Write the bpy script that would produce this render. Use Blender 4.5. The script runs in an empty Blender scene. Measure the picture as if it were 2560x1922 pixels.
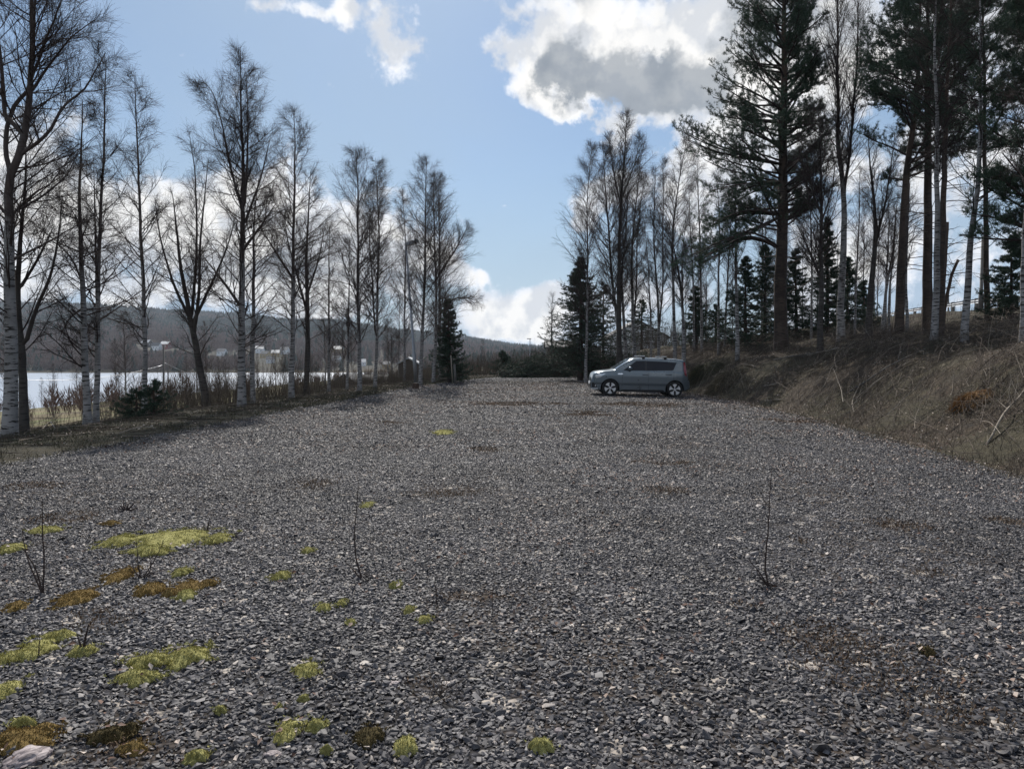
import bpy, bmesh, math, random
import numpy as np
from mathutils import Vector, Matrix, Euler
S = bpy.context.scene
COL = S.collection
rad = math.radians

# ------------------------------------------------------------------ camera
F = 1880.0; PITCH = rad(2.13); CAMZ = 1.6
cam = bpy.data.objects.new('camera', bpy.data.cameras.new('camera')); COL.objects.link(cam)
cam.location = (0, 0, CAMZ); cam.rotation_euler = (rad(90) - PITCH, 0, 0)
cam.data.sensor_width = 36; cam.data.lens = F / 2560 * 36
cam.data.clip_start = 0.05; cam.data.clip_end = 12000
S.camera = cam

# ------------------------------------------------------------------ light
SUN_EL, SUN_AZ = rad(42), rad(-9)          # azimuth from +Y, clockwise
SUN_DIR = Vector((math.sin(SUN_AZ) * math.cos(SUN_EL), math.cos(SUN_AZ) * math.cos(SUN_EL), math.sin(SUN_EL)))
sl = bpy.data.lights.new('sun', 'SUN'); sl.energy = 4.4; sl.angle = rad(0.6); sl.color = (1.0, 0.95, 0.88)
so = bpy.data.objects.new('sun', sl); COL.objects.link(so)
so.rotation_euler = SUN_DIR.to_track_quat('Z', 'Y').to_euler()
S.view_settings.view_transform = 'Standard'; S.view_settings.look = 'None'
S.view_settings.exposure = 0.42; S.view_settings.gamma = 1.0
S.cycles.max_bounces = 6; S.cycles.diffuse_bounces = 2; S.cycles.glossy_bounces = 3
S.cycles.transmission_bounces = 4; S.cycles.volume_bounces = 0; S.cycles.transparent_max_bounces = 8
S.cycles.use_denoising = True
HAZE = 0.00011

# ------------------------------------------------------------------ node helper
class NT:
    def __init__(s, tree): s.t = tree; s.n = tree.nodes; s.l = tree.links
    def node(s, typ, **kw):
        n = s.n.new(typ)
        for k, v in kw.items(): setattr(n, k, v)
        return n
    def link(s, a, b): s.l.new(a, b)
    def put(s, sock, v):
        if v is None: return
        if hasattr(v, 'is_output'): s.l.new(v, sock)
        else: sock.default_value = v
    def math(s, op, a, b=None, c=None, clamp=False):
        n = s.node('ShaderNodeMath', operation=op, use_clamp=clamp)
        s.put(n.inputs[0], a); s.put(n.inputs[1], b); s.put(n.inputs[2], c)
        return n.outputs[0]
    def ss(s, v, a, b, lo=0.0, hi=1.0):
        n = s.node('ShaderNodeMapRange', interpolation_type='SMOOTHSTEP')
        s.put(n.inputs[0], v); n.inputs[1].default_value = a; n.inputs[2].default_value = b
        n.inputs[3].default_value = lo; n.inputs[4].default_value = hi
        return n.outputs[0]
    def noise(s, vec, scale, detail=4, rough=.55, dist=0.0):
        n = s.node('ShaderNodeTexNoise'); s.put(n.inputs['Vector'], vec)
        n.inputs['Scale'].default_value = scale; n.inputs['Detail'].default_value = detail
        n.inputs['Roughness'].default_value = rough; n.inputs['Distortion'].default_value = dist
        return n.outputs['Fac']
    def mix(s, f, a, b):
        n = s.node('ShaderNodeMix', data_type='RGBA')
        s.put(n.inputs[0], f)
        for k, v in ((6, a), (7, b)):
            if isinstance(v, tuple): v = (*v[:3], 1)
            s.put(n.inputs[k], v)
        return n.outputs[2]
    def ramp(s, f, stops):
        n = s.node('ShaderNodeValToRGB'); s.put(n.inputs[0], f)
        e = n.color_ramp.elements
        while len(e) < len(stops): e.new(0.5)
        for el, (p, c) in zip(e, stops): el.position = p; el.color = (*c, 1)
        return n.outputs[0]

def material(name, rough=.8, metal=0.0, spec=.3):
    m = bpy.data.materials.new(name); m.use_nodes = True
    t = NT(m.node_tree); b = m.node_tree.nodes['Principled BSDF']
    b.inputs['Roughness'].default_value = rough; b.inputs['Metallic'].default_value = metal
    b.inputs['Specular IOR Level'].default_value = spec
    return m, t, b
def simple(name, c, rough=.8, metal=0.0, spec=.3, var=.18, scale=6, coat=0, bump=0):
    m, t, b = material(name, rough, metal, spec)
    tc = t.node('ShaderNodeTexCoord').outputs['Object']
    f = t.noise(tc, scale, 5)
    t.link(t.mix(f, tuple(x * (1 - var) for x in c), tuple(min(1, x * (1 + var)) for x in c)), b.inputs['Base Color'])
    if coat: b.inputs['Coat Weight'].default_value = coat; b.inputs['Coat Roughness'].default_value = .05
    if bump:
        bn = t.node('ShaderNodeBump'); bn.inputs['Strength'].default_value = bump
        t.link(t.noise(tc, scale * 5, 4), bn.inputs['Height']); t.link(bn.outputs[0], b.inputs['Normal'])
    return m
def island(name, stops, rough=.85, spec=.2, trans=0):
    m, t, b = material(name, rough, 0, spec)
    r = t.node('ShaderNodeNewGeometry').outputs['Random Per Island']
    t.link(t.ramp(r, stops), b.inputs['Base Color'])
    return m

# ------------------------------------------------------------------ world: sky and clouds
def world():
    w = bpy.data.worlds.new('World'); S.world = w; w.use_nodes = True
    t = NT(w.node_tree); bg = w.node_tree.nodes['Background']
    sky = t.node('ShaderNodeTexSky', sky_type='NISHITA', sun_disc=False)
    sky.sun_elevation = SUN_EL; sky.sun_rotation = SUN_AZ; sky.air_density = 1.0; sky.dust_density = 0.6; sky.ozone_density = 1.2
    tc = t.node('ShaderNodeTexCoord').outputs['Generated']
    sep = t.node('ShaderNodeSeparateXYZ'); t.link(tc, sep.inputs[0])
    x, y, z = sep.outputs
    az = t.math('ARCTAN2', x, y); el = t.math('ARCSINE', z)
    n1 = t.noise(tc, 6.0, 9, .60, .15); n2 = t.noise(tc, 17.0, 8, .62); n3 = t.noise(tc, 3.0, 3, .5)
    ctr = t.math('SUBTRACT', n1, .5); det = t.math('SUBTRACT', n2, .5)
    # warp
    az2 = t.math('MULTIPLY_ADD', t.math('SUBTRACT', n3, .5), .10, az)
    el2 = t.math('MULTIPLY_ADD', ctr, .08, el)
    w3 = t.math('MULTIPLY_ADD', det, .10, t.math('MULTIPLY', ctr, .24)); az3 = t.math('ADD', az, w3); el3 = t.math('MULTIPLY_ADD', t.math('SUBTRACT', t.noise(tc, 8.0, 6, .6), .5), .16, el)
    def blobs(lst, az2=az2, el2=el2):
        acc = None
        for (px, py, sx, sy, wt) in lst:
            u = (px - 1280) / F; v = (891 - py) / F
            a0 = math.atan(u); e0 = math.atan(v * math.cos(a0))
            dx = t.math('DIVIDE', t.math('SUBTRACT', az2, a0), sx / F * math.cos(a0) ** 2)
            dy = t.math('DIVIDE', t.math('SUBTRACT', el2, e0), sy / F * math.cos(a0))
            r2 = t.math('ADD', t.math('MULTIPLY', dx, dx), t.math('MULTIPLY', dy, dy))
            g = t.math('EXPONENT', t.math('MULTIPLY', r2, -1.0))
            acc = t.math('MULTIPLY', g, wt * 1.3) if acc is None else t.math('MULTIPLY_ADD', g, wt * 1.3, acc)
        return acc
    cover = blobs(CLOUDS)
    dens = t.math('ADD', cover, t.math('MULTIPLY_ADD', det, 2.3, t.math('MULTIPLY', ctr, 3.3)))
    # clouds also stand elsewhere in the sky
    back = t.ss(y, .25, -.25)
    dens = t.math('ADD', dens, t.math('MULTIPLY', back, t.math('MULTIPLY_ADD', ctr, 1.6, .42)))
    mask = t.ss(dens, .36, .78)
    core = t.math('ADD', blobs(CORES, az3, el3), t.math('MULTIPLY_ADD', det, 1.1, t.math('MULTIPLY', ctr, 1.2)))
    gre = t.ss(core, .28, .85)
    soft = t.ss(dens, .50, 1.15)
    c = t.mix(soft, (.88, .92, 1.0), (1.0, .985, .96))
    sh = t.node('ShaderNodeVectorMath', operation='ADD'); t.link(tc, sh.inputs[0]); sh.inputs[1].default_value = (-.004, .0, .022)
    na = t.noise(tc, 13.0, 7, .52); nb = t.noise(sh.outputs[0], 13.0, 7, .52)
    shade = t.math('MULTIPLY_ADD', t.ss(t.noise(tc, 7.0, 4, .5), .42, .66), .6, t.ss(t.math('SUBTRACT', nb, na), -.04, .09), clamp=True)
    c = t.mix(t.math('MULTIPLY', shade, .62), c, (.50, .55, .63))
    c = t.mix(t.math('MULTIPLY', gre, t.ss(na, .25, .6, 1.0, .72)), c, (.25, .29, .34))
    skyc = t.node('ShaderNodeMix', data_type='RGBA', blend_type='MULTIPLY'); skyc.inputs[0].default_value = 1
    t.link(sky.outputs[0], skyc.inputs[6]); skyc.inputs[7].default_value = (SKYK * .78, SKYK * .93, SKYK * 1.06, 1)
    veil = t.math('MULTIPLY_ADD', t.ss(t.noise(tc, 2.6, 6, .55, .4), .34, .66), .45, t.ss(el, .34, .0, .06, .66), clamp=True)
    s2 = t.mix(veil, skyc.outputs[2], (3.05, 4.05, 5.2))
    cm = t.node('ShaderNodeMix', data_type='RGBA'); t.link(mask, cm.inputs[0]); t.link(s2, cm.inputs[6])
    cc = t.node('ShaderNodeMix', data_type='RGBA', blend_type='MULTIPLY'); cc.inputs[0].default_value = 1
    t.link(c, cc.inputs[6]); cc.inputs[7].default_value = (CLOUDK, CLOUDK, CLOUDK, 1)
    t.link(cc.outputs[2], cm.inputs[7])
    t.link(cm.outputs[2], bg.inputs[0]); bg.inputs[1].default_value = BGS
    w.cycles.sampling_method = 'MANUAL'; w.cycles.sample_map_resolution = 512
BGS = .10; SKYK = .62; CLOUDK = 7.9
CLOUDS = [  # px, py, sx, sy, weight
 (1350, 40, 170, 55, .62), (1560, 90, 160, 80, .66), (1750, 130, 150, 120, .9), (1240, 132, 80, 34, .62), (1380, 150, 80, 50, .7),
 (1500, 210, 130, 80, 1.0), (1660, 250, 150, 90, 1.0), (1320, 235, 50, 38, .5), (1400, 280, 60, 32, .55),
 (1850, 300, 140, 160, .8), (2050, 120, 260, 170, .8), (2350, 200, 300, 260, .75), (1900, 560, 180, 160, .55), (2300, 650, 320, 130, .7),
 (1450, 540, 55, 60, .85), (1560, 470, 80, 50, .6), (1700, 520, 90, 110, .6), (1640, 740, 200, 80, .7),
 (1230, 800, 150, 58, .85), (1360, 775, 110, 60, .85), (1200, 690, 22, 12, .6), (1240, 525, 16, 7, .6),
 (60, 400, 110, 120, .85), (150, 540, 190, 120, .85), (430, 520, 180, 90, .8), (690, 540, 130, 100, .9), (560, 640, 330, 80, .7),
 (880, 610, 170, 100, .85), (1060, 640, 90, 70, .7), (1150, 690, 50, 30, .6), (300, 740, 420, 60, .6), (800, 760, 260, 50, .5),
 (790, 40, 75, 26, .55), (885, 30, 26, 45, .55)]
CORES = [(1470, 190, 95, 60, .9), (1560, 240, 130, 55, .9), (1700, 200, 120, 90, .85), (1420, 40, 90, 40, .5), (1600, 110, 40, 45, .5),
 (760, 690, 160, 28, .65), (400, 640, 260, 40, .45), (1030, 700, 90, 30, .4), (1950, 80, 160, 100, .5), (2350, 120, 260, 160, .55), (1190, 800, 70, 30, .25)]
world()

# ------------------------------------------------------------------ terrain
_rng = np.random.default_rng(5)
_T = _rng.random((64, 64))
def vnoise(x, y):
    x = np.asarray(x, float); y = np.asarray(y, float)
    xi = np.floor(x).astype(int); yi = np.floor(y).astype(int); fx = x - xi; fy = y - yi
    fx = fx * fx * (3 - 2 * fx); fy = fy * fy * (3 - 2 * fy)
    g = lambda a, b: _T[a & 63, b & 63]
    return (g(xi, yi) * (1 - fx) + g(xi + 1, yi) * fx) * (1 - fy) + (g(xi, yi + 1) * (1 - fx) + g(xi + 1, yi + 1) * fx) * fy - .5
def fbm(x, y, o=4):
    s = 0; a = 1; x = np.asarray(x, float); y = np.asarray(y, float)
    for k in range(o): s = s + a * vnoise(x + 13.7 * k, y + 7.3 * k); a *= .5; x = x * 2.03; y = y * 2.03
    return s
def sst(v, a, b): t = np.clip((v - a) / (b - a), 0, 1); return t * t * (3 - 2 * t)
def XL(y): return np.interp(y, [-20, 5, 11, 21.6, 40, 50, 57, 100, 433, 620], [-7.6, -7.6, -7.5, -6.7, -5.2, -3.4, -1.5, 2, 33, 50])
def XR(y): return np.interp(y, [-20, 5, 10.4, 16, 22, 28, 33, 45, 57, 62, 80, 120, 433, 700], [6.6, 6.8, 7.1, 7.8, 8.3, 8.4, 8.1, 6.8, 5.6, 7, 13, 28, 150, 240])
CRX = [-1500, -600, 0, 240, 420, 600, 700, 830, 900, 1000, 1150, 1280, 1450, 1700, 2200]
CRY = [820, 790, 755, 760, 775, 783, 797, 799, 810, 824, 840, 862, 874, 880, 884]
def hill(x, y):
    y2 = np.maximum(y, 1.0); px = 1280 + F * x / y2
    cz = CAMZ + (891 - np.interp(px, CRX, CRY) - 7) / F * 2000
    t = np.clip((y - 610) / 1400, 0, 1)
    h = -12.6 + (cz + 12.6) * t ** 1.2 * (1 + .0 * x) + fbm(x / 90, y / 90, 3) * 12 * np.sin(np.pi * t)
    return np.where(y < 610, -99, h)
def near(x, y):
    dl = XL(y) - x; dr = x - XR(y)
    z = -0.026 * np.clip(x - 3.8, 0, 4) * sst(y, 60, 50)
    z = z - .01 * np.clip(y - 57, 0, 60)
    zl = np.interp(dl, [0, .4, 1.2, 4, 12, 32, 73, 145, 200], [0, .03, .02, -.15, -1.35, -3.2, -6.1, -12.1, -15])
    zn = np.interp(dr, [0, .5, 1, 2, 3.5, 5, 10, 20, 26, 40, 60], [0, -.08, .1, .6, 1.5, 2.05, 2.7, 4.2, 4.9, 5.1, 4.5])
    zf = np.interp(dr, [0, .5, 1.8, 3, 5, 10, 20, 26, 40, 60], [0, -.05, 1.0, 1.6, 2.15, 2.7, 4.2, 4.9, 5.1, 4.5])
    k = sst(y, 18, 30); zr = zn * (1 - k) + zf * k
    zr = zr + .028 * np.clip(y - 54, 0, 50) * sst(dr, 14, 24)
    zr = zr * (1 - .55 * sst(y, 70, 110) * sst(dr, 22, 10))
    out = np.where(dl > 0, zl + z, np.where(dr > 0, zr + z, z))
    rough = .09 * sst(dl, .2, 1.5) + .34 * sst(dr, .5, 2.5) + .5 * sst(dl, 12, 60)
    rough = rough * np.where(dr > 22, .3, 1)
    out = out + fbm(x * .8, y * .8, 4) * rough + fbm(x * .25, y * .25, 2) * .02
    return np.maximum(out, -13.2)
def H(x, y): return np.maximum(near(x, y), hill(x, y))
def ray(px, py):
    u = (px - 1280) / F; v = (961 - py) / F
    d = np.array([u, math.cos(PITCH) + math.sin(PITCH) * v, -math.sin(PITCH) + math.cos(PITCH) * v])
    return d / d[1]
def at(px, py, Y):
    d = ray(px, py); return np.array([d[0] * Y, Y, CAMZ + d[2] * Y])
def hit(px, py, y0=2.0, y1=2400):
    d = ray(px, py); y = y0
    while y < y1:
        if CAMZ + d[2] * y < H(d[0] * y, y): return y
        y *= 1.004
    return None
def ground(x, y): return float(H(x, y))

# ------------------------------------------------------------------ mesh builder
class Geo:
    def __init__(s): s.V = []; s.F = []; s.n = 0; s.A = []
    def add(s, v, faces, mi=0, smooth=False, a=None):
        v = np.asarray(v, float).reshape(-1, 3)
        for f in (faces if isinstance(faces, list) else [faces]):
            f = np.asarray(f, int)
            if len(f): s.F.append((f + s.n, mi, smooth))
        s.V.append(v); s.n += len(v)
        s.A.append(np.zeros(len(v)) if a is None else np.broadcast_to(a, (len(v),)))
        return s
    def faces(s, v, fl, mi=0, smooth=False):          # a list of polygons of any size
        v = np.asarray(v, float).reshape(-1, 3); by = {}
        for f in fl: by.setdefault(len(f), []).append(f)
        for k, f in by.items(): s.F.append((np.array(f) + s.n, mi, smooth))
        s.V.append(v); s.n += len(v); s.A.append(np.zeros(len(v))); return s
    def box(s, c, d, rz=0, mi=0, M=None):
        v = np.array([[i, j, k] for i in (-.5, .5) for j in (-.5, .5) for k in (-.5, .5)]) * np.array(d)
        if rz: cz, sz = math.cos(rz), math.sin(rz); v = v @ np.array([[cz, sz, 0], [-sz, cz, 0], [0, 0, 1]])
        v = v + np.array(c)
        return s.add(v, np.array([[0, 1, 3, 2], [4, 6, 7, 5], [0, 4, 5, 1], [2, 3, 7, 6], [0, 2, 6, 4], [1, 5, 7, 3]]), mi)
    def tube(s, pts, r, sides=6, mi=0, smooth=True, cap=True):
        pts = np.asarray(pts, float); r = np.broadcast_to(np.asarray(r, float), (len(pts),))
        v, f = tubes(pts[None], r[None], sides)
        fl = [f]
        s.add(v, fl, mi, smooth)
        if cap:
            n = s.n - len(v); e = len(pts) - 1
            s.F.append((np.array([[n + k for k in range(sides)][::-1]]), mi, False))
            s.F.append((np.array([[n + e * sides + k for k in range(sides)]]), mi, False))
        return s
    def prism(s, poly, axis, a, b, mi=0):              # polygon in the plane across axis, from a to b
        poly = [tuple(p) for p in poly]; n = len(poly); v = []
        for h in (a, b):
            for p in poly:
                q = [p[0], p[1]]; q.insert(axis, h); v.append(q)
        fl = [tuple(range(n)), tuple(range(2 * n - 1, n - 1, -1))] + [(i, n + i, n + (i + 1) % n, (i + 1) % n) for i in range(n)]
        return s.faces(v, fl, mi)
    def build(s, name, mats, parent=None, link=True, attr=None, fix=False):
        V = np.concatenate(s.V).astype(np.float32); me = bpy.data.meshes.new(name)
        me.vertices.add(len(V)); me.vertices.foreach_set('co', V.ravel())
        loops = []; starts = []; mis = []; sm = []; p = 0
        for f, mi, smo in s.F:
            n, k = f.shape; loops.append(f.ravel()); starts.append(p + np.arange(n) * k); p += n * k
            mis.append(np.full(n, mi)); sm.append(np.full(n, smo))
        L = np.concatenate(loops).astype(np.int32); st = np.concatenate(starts).astype(np.int32)
        me.loops.add(len(L)); me.loops.foreach_set('vertex_index', L)
        me.polygons.add(len(st)); me.polygons.foreach_set('loop_start', st)
        me.polygons.foreach_set('material_index', np.concatenate(mis).astype(np.int32))
        me.polygons.foreach_set('use_smooth', np.concatenate(sm))
        me.update(calc_edges=True)
        if attr:
            at_ = me.attributes.new(attr, 'FLOAT', 'POINT'); at_.data.foreach_set('value', np.concatenate(s.A).astype(np.float32))
        for m in (mats if isinstance(mats, (list, tuple)) else [mats]): me.materials.append(m)
        if fix:
            bm = bmesh.new(); bm.from_mesh(me); bmesh.ops.recalc_face_normals(bm, faces=bm.faces); bm.to_mesh(me); bm.free()
        o = bpy.data.objects.new(name, me)
        if link: COL.objects.link(o)
        if parent is not None: o.parent = parent
        return o
def norm(v): return v / np.maximum(np.linalg.norm(v, axis=-1, keepdims=True), 1e-9)
def tubes(P, R, sides):
    N, K = P.shape[:2]
    T = np.empty_like(P); T[:, 1:-1] = P[:, 2:] - P[:, :-2]; T[:, 0] = P[:, 1] - P[:, 0]; T[:, -1] = P[:, -1] - P[:, -2]
    T = norm(T); m = norm(T.mean(1)); ref = np.where(np.abs(m[:, 2:3]) > .7, np.array([[1., 0, 0]]), np.array([[0, 0, 1.]]))
    a = norm(np.cross(T, ref[:, None])); b = np.cross(T, a)
    th = np.arange(sides) / sides * 2 * np.pi
    V = P[:, :, None] + R[:, :, None, None] * (a[:, :, None] * np.cos(th)[:, None] + b[:, :, None] * np.sin(th)[:, None])
    n = np.arange(N)[:, None, None] * K * sides; k = np.arange(K - 1)[None, :, None] * sides; j = np.arange(sides)[None, None]
    j2 = (j + 1) % sides
    f = np.stack([n + k + j, n + k + j2, n + k + sides + j2, n + k + sides + j], -1).reshape(-1, 4)
    return V.reshape(-1, 3), f
def tag(o, label=None, cat=None, group=None, kind=None):
    for k, v in (('label', label), ('category', cat), ('group', group), ('kind', kind)):
        if v: o[k] = v
    return o
def empty(name, loc, label=None, cat=None, group=None, rz=0):
    o = bpy.data.objects.new(name, None); COL.objects.link(o); o.location = loc; o.rotation_euler = (0, 0, rz)
    o.empty_display_size = .2
    return tag(o, label, cat, group)

# ------------------------------------------------------------------ materials
def m_ground():
    m, t, b = material('ground_soil', .95, 0, .15)
    g = t.node('ShaderNodeNewGeometry').outputs['Position']
    n1 = t.noise(g, .35, 5); n2 = t.noise(g, 2.5, 6, .65); n3 = t.noise(g, 18, 5, .7)
    c = t.ramp(n2, [(.30, (.026, .021, .018)), (.48, (.044, .033, .025)), (.62, (.068, .052, .037)), (.78, (.12, .095, .062))])
    c2 = t.ramp(n2, [(.3, (.028, .025, .018)), (.6, (.062, .054, .034)), (.8, (.11, .088, .055))])
    c = t.mix(t.ss(n1, .42, .58), c, c2)
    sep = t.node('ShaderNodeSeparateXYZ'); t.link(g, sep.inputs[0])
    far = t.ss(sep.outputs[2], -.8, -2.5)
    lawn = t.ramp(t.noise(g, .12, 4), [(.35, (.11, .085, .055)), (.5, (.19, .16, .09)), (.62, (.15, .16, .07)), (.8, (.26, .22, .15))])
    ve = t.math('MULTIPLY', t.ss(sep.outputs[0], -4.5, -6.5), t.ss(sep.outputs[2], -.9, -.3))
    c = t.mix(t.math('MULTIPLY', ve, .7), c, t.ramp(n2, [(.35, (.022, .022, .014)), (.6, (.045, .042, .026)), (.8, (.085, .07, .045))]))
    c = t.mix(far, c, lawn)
    c = t.mix(t.ss(n3, .45, .75, 0, .5), c, (.16, .14, .10))
    t.link(c, b.inputs['Base Color'])
    bn = t.node('ShaderNodeBump'); bn.inputs['Strength'].default_value = .8; bn.inputs['Distance'].default_value = .06
    t.link(n3, bn.inputs['Height']); t.link(bn.outputs[0], b.inputs['Normal'])
    return m
def m_gravel():
    m, t, b = material('gravel_bed', .9, 0, .2)
    g = t.node('ShaderNodeNewGeometry').outputs['Position']
    v = t.node('ShaderNodeTexVoronoi'); t.link(g, v.inputs['Vector']); v.inputs['Scale'].default_value = 26
    vb = t.node('ShaderNodeTexVoronoi'); t.link(g, vb.inputs['Vector']); vb.inputs['Scale'].default_value = 11
    sepc = t.node('ShaderNodeSeparateColor'); t.link(v.outputs['Color'], sepc.inputs[0])
    sepb = t.node('ShaderNodeSeparateColor'); t.link(vb.outputs['Color'], sepb.inputs[0])
    c = t.ramp(sepc.outputs[0], [(0, (.028, .028, .034)), (.45, (.055, .055, .064)), (.78, (.10, .10, .11)), (.93, (.17, .165, .165)), (1, (.34, .31, .27))])
    edge = t.ss(v.outputs['Distance'], .38, .62)
    c = t.mix(edge, c, (.018, .017, .018))
    c = t.mix(t.ss(sepb.outputs[1], .94, .95), c, (.36, .32, .28))
    br = t.math('MULTIPLY', t.ss(t.noise(g, .38, 4, .6), .45, .60), t.ss(t.noise(g, 5, 6, .65), .38, .58))
    c = t.mix(t.math('MULTIPLY', br, .75), c, (.058, .040, .026))
    t.link(c, b.inputs['Base Color'])
    bn = t.node('ShaderNodeBump'); bn.inputs['Strength'].default_value = 1; bn.inputs['Distance'].default_value = .03; bn.invert = True
    t.link(v.outputs['Distance'], bn.inputs['Height']); t.link(bn.outputs[0], b.inputs['Normal'])
    return m
def m_stone():
    m, t, b = material('stone', .62, 0, .35)
    oi = t.node('ShaderNodeObjectInfo').outputs['Random']
    tc = t.node('ShaderNodeTexCoord').outputs['Object']
    c = t.ramp(oi, [(0, (.030, .030, .036)), (.35, (.053, .051, .057)), (.66, (.086, .083, .090)), (.88, (.125, .120, .126)), (.962, (.21, .19, .185)), (.988, (.50, .44, .39))])
    c = t.mix(t.ss(t.noise(tc, 3, 4), .35, .75, 0, .4), c, (.14, .13, .125))
    pos = t.node('ShaderNodeNewGeometry').outputs['Position']; pn = t.noise(pos, .55, 6, .65)
    tone = t.ss(pn, .36, .64, .74, 1.22); cb = t.node('ShaderNodeCombineColor')
    for k_, f_ in enumerate((1.03, 1.0, .97)): t.link(t.math('MULTIPLY', tone, f_), cb.inputs[k_])
    mu = t.node('ShaderNodeMix', data_type='RGBA', blend_type='MULTIPLY'); mu.inputs[0].default_value = 1; t.link(c, mu.inputs[6]); t.link(cb.outputs[0], mu.inputs[7])
    t.link(mu.outputs[2], b.inputs['Base Color'])
    return m
def m_bark(name, white, dark, mark):
    m, t, b = material(name, .8, 0, .25)
    tc = t.node('ShaderNodeTexCoord').outputs['Object']
    a = t.node('ShaderNodeAttribute', attribute_name='bark').outputs['Fac']
    mp = t.node('ShaderNodeMapping'); t.link(tc, mp.inputs[0]); mp.inputs['Scale'].default_value = (2.2, 2.2, 15)
    n = t.noise(mp.outputs[0], 1.6, 4, .6); n2 = t.noise(tc, 1.3, 4)
    c = t.mix(t.ss(n2, .35, .7), white, tuple(x * .45 for x in white))
    c = t.mix(t.ss(n, .535, .585), c, mark)
    low = t.math('ADD', a, t.math('MULTIPLY', t.math('SUBTRACT', n2, .5), .7))
    c = t.mix(t.ss(low, .62, .38), c, dark)
    t.link(c, b.inputs['Base Color'])
    bn = t.node('ShaderNodeBump'); bn.inputs['Strength'].default_value = .5; bn.inputs['Distance'].default_value = .02
    t.link(n, bn.inputs['Height']); t.link(bn.outputs[0], b.inputs['Normal'])
    return m
M = {}
M['ground'] = m_ground(); M['gravel'] = m_gravel(); M['stone'] = m_stone()
M['birch'] = m_bark('birch_bark', (.33, .315, .305), (.075, .058, .052), (.035, .030, .028))
M['grey_bark'] = m_bark('grey_bark', (.085, .075, .068), (.055, .045, .040), (.04, .034, .03))
M['pine_bark'] = m_bark('pine_bark', (.085, .062, .050), (.085, .056, .042), (.035, .028, .024))
M['twig'] = island('twig', [(0, (.028, .020, .019)), (.6, (.048, .034, .031)), (1, (.075, .058, .052))])
M['needle'] = island('pine_needle', [(0, (.022, .046, .030)), (.6, (.040, .072, .042)), (1, (.070, .105, .055))], .6, .3)
M['spruce'] = island('spruce_needle', [(0, (.020, .042, .028)), (.6, (.034, .064, .038)), (1, (.060, .088, .050))], .65, .25)
M['dry'] = island('dry_grass', [(0, (.050, .043, .029)), (.45, (.105, .086, .058)), (.8, (.19, .158, .108)), (1, (.38, .32, .23))])
M['verge'] = island('verge_grass', [(0, (.030, .034, .020)), (.5, (.055, .058, .032)), (.85, (.10, .085, .05)), (1, (.16, .13, .085))])
M['stick'] = island('dead_stick', [(0, (.035, .026, .021)), (.55, (.080, .060, .047)), (.88, (.15, .12, .095)), (1, (.38, .33, .27))])
M['thicket'] = island('thicket_stem', [(0, (.055, .042, .035)), (.6, (.10, .080, .062)), (1, (.16, .135, .10))])
M['far_birch'] = island('far_birch', [(0, (.085, .050, .042)), (.6, (.155, .098, .078)), (1, (.23, .165, .135))])
M['far_spruce'] = island('far_spruce', [(0, (.014, .026, .020)), (1, (.032, .050, .034))])
M['log'] = simple('pale_log', (.27, .23, .185), .8, var=.35, scale=4)
M['steel'] = simple('galvanised_steel', (.30, .31, .33), .45, .7, var=.15)
M['post'] = simple('grey_wood_post', (.13, .12, .11), .85, var=.3)
M['wood'] = simple('dark_wood', (.09, .07, .055), .85, var=.3)
M['white'] = simple('white_cladding', (.80, .81, .82), .7, var=.06)
M['roof'] = simple('dark_roof', (.07, .07, .075), .7, var=.2)
M['red'] = simple('red_cladding', (.20, .045, .035), .8, var=.2)
M['yellow'] = simple('ochre_cladding', (.42, .30, .14), .8, var=.1)
M['pale'] = simple('pale_roof', (.42, .42, .42), .5, var=.1)
M['pane'] = simple('window_pane', (.03, .035, .045), .1, 0, .5, var=.1)

# ------------------------------------------------------------------ setting
def grid(xs, ys, name, mat, zoff=0, fn=H):
    X, Y = np.meshgrid(xs, ys); Z = fn(X, Y) + zoff
    V = np.stack([X, Y, Z], -1).reshape(-1, 3); nx = len(xs); ny = len(ys)
    i = np.arange(ny - 1)[:, None] * nx + np.arange(nx - 1)[None]
    f = np.stack([i, i + 1, i + nx + 1, i + nx], -1).reshape(-1, 4)
    return Geo().add(V, f, 0, True).build(name, mat)
def spaced(a, b, st, lo, hi, k=1.12):
    m = list(np.arange(a, b + 1e-6, st)); s = st; x = m[-1]; up = []
    while x < hi: s *= k; x += s; up.append(min(x, hi))
    s = st; x = a; dn = []
    while x > lo: s *= k; x -= s; dn.append(max(x, lo))
    return np.array(dn[::-1] + m + up)
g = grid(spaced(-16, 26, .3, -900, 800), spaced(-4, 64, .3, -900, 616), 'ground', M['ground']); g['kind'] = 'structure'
hm, ht, hb = material('hill_floor', .95, 0, .1)
ht.link(ht.ramp(ht.noise(ht.node('ShaderNodeNewGeometry').outputs['Position'], .006, 5), [(.35, (.035, .036, .026)), (.55, (.07, .058, .042)), (.75, (.13, .115, .07))]), hb.inputs['Base Color'])
g = grid(np.linspace(-2200, 1500, 150), np.linspace(612, 2300, 90), 'hills', hm, .02); g['kind'] = 'structure'
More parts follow.
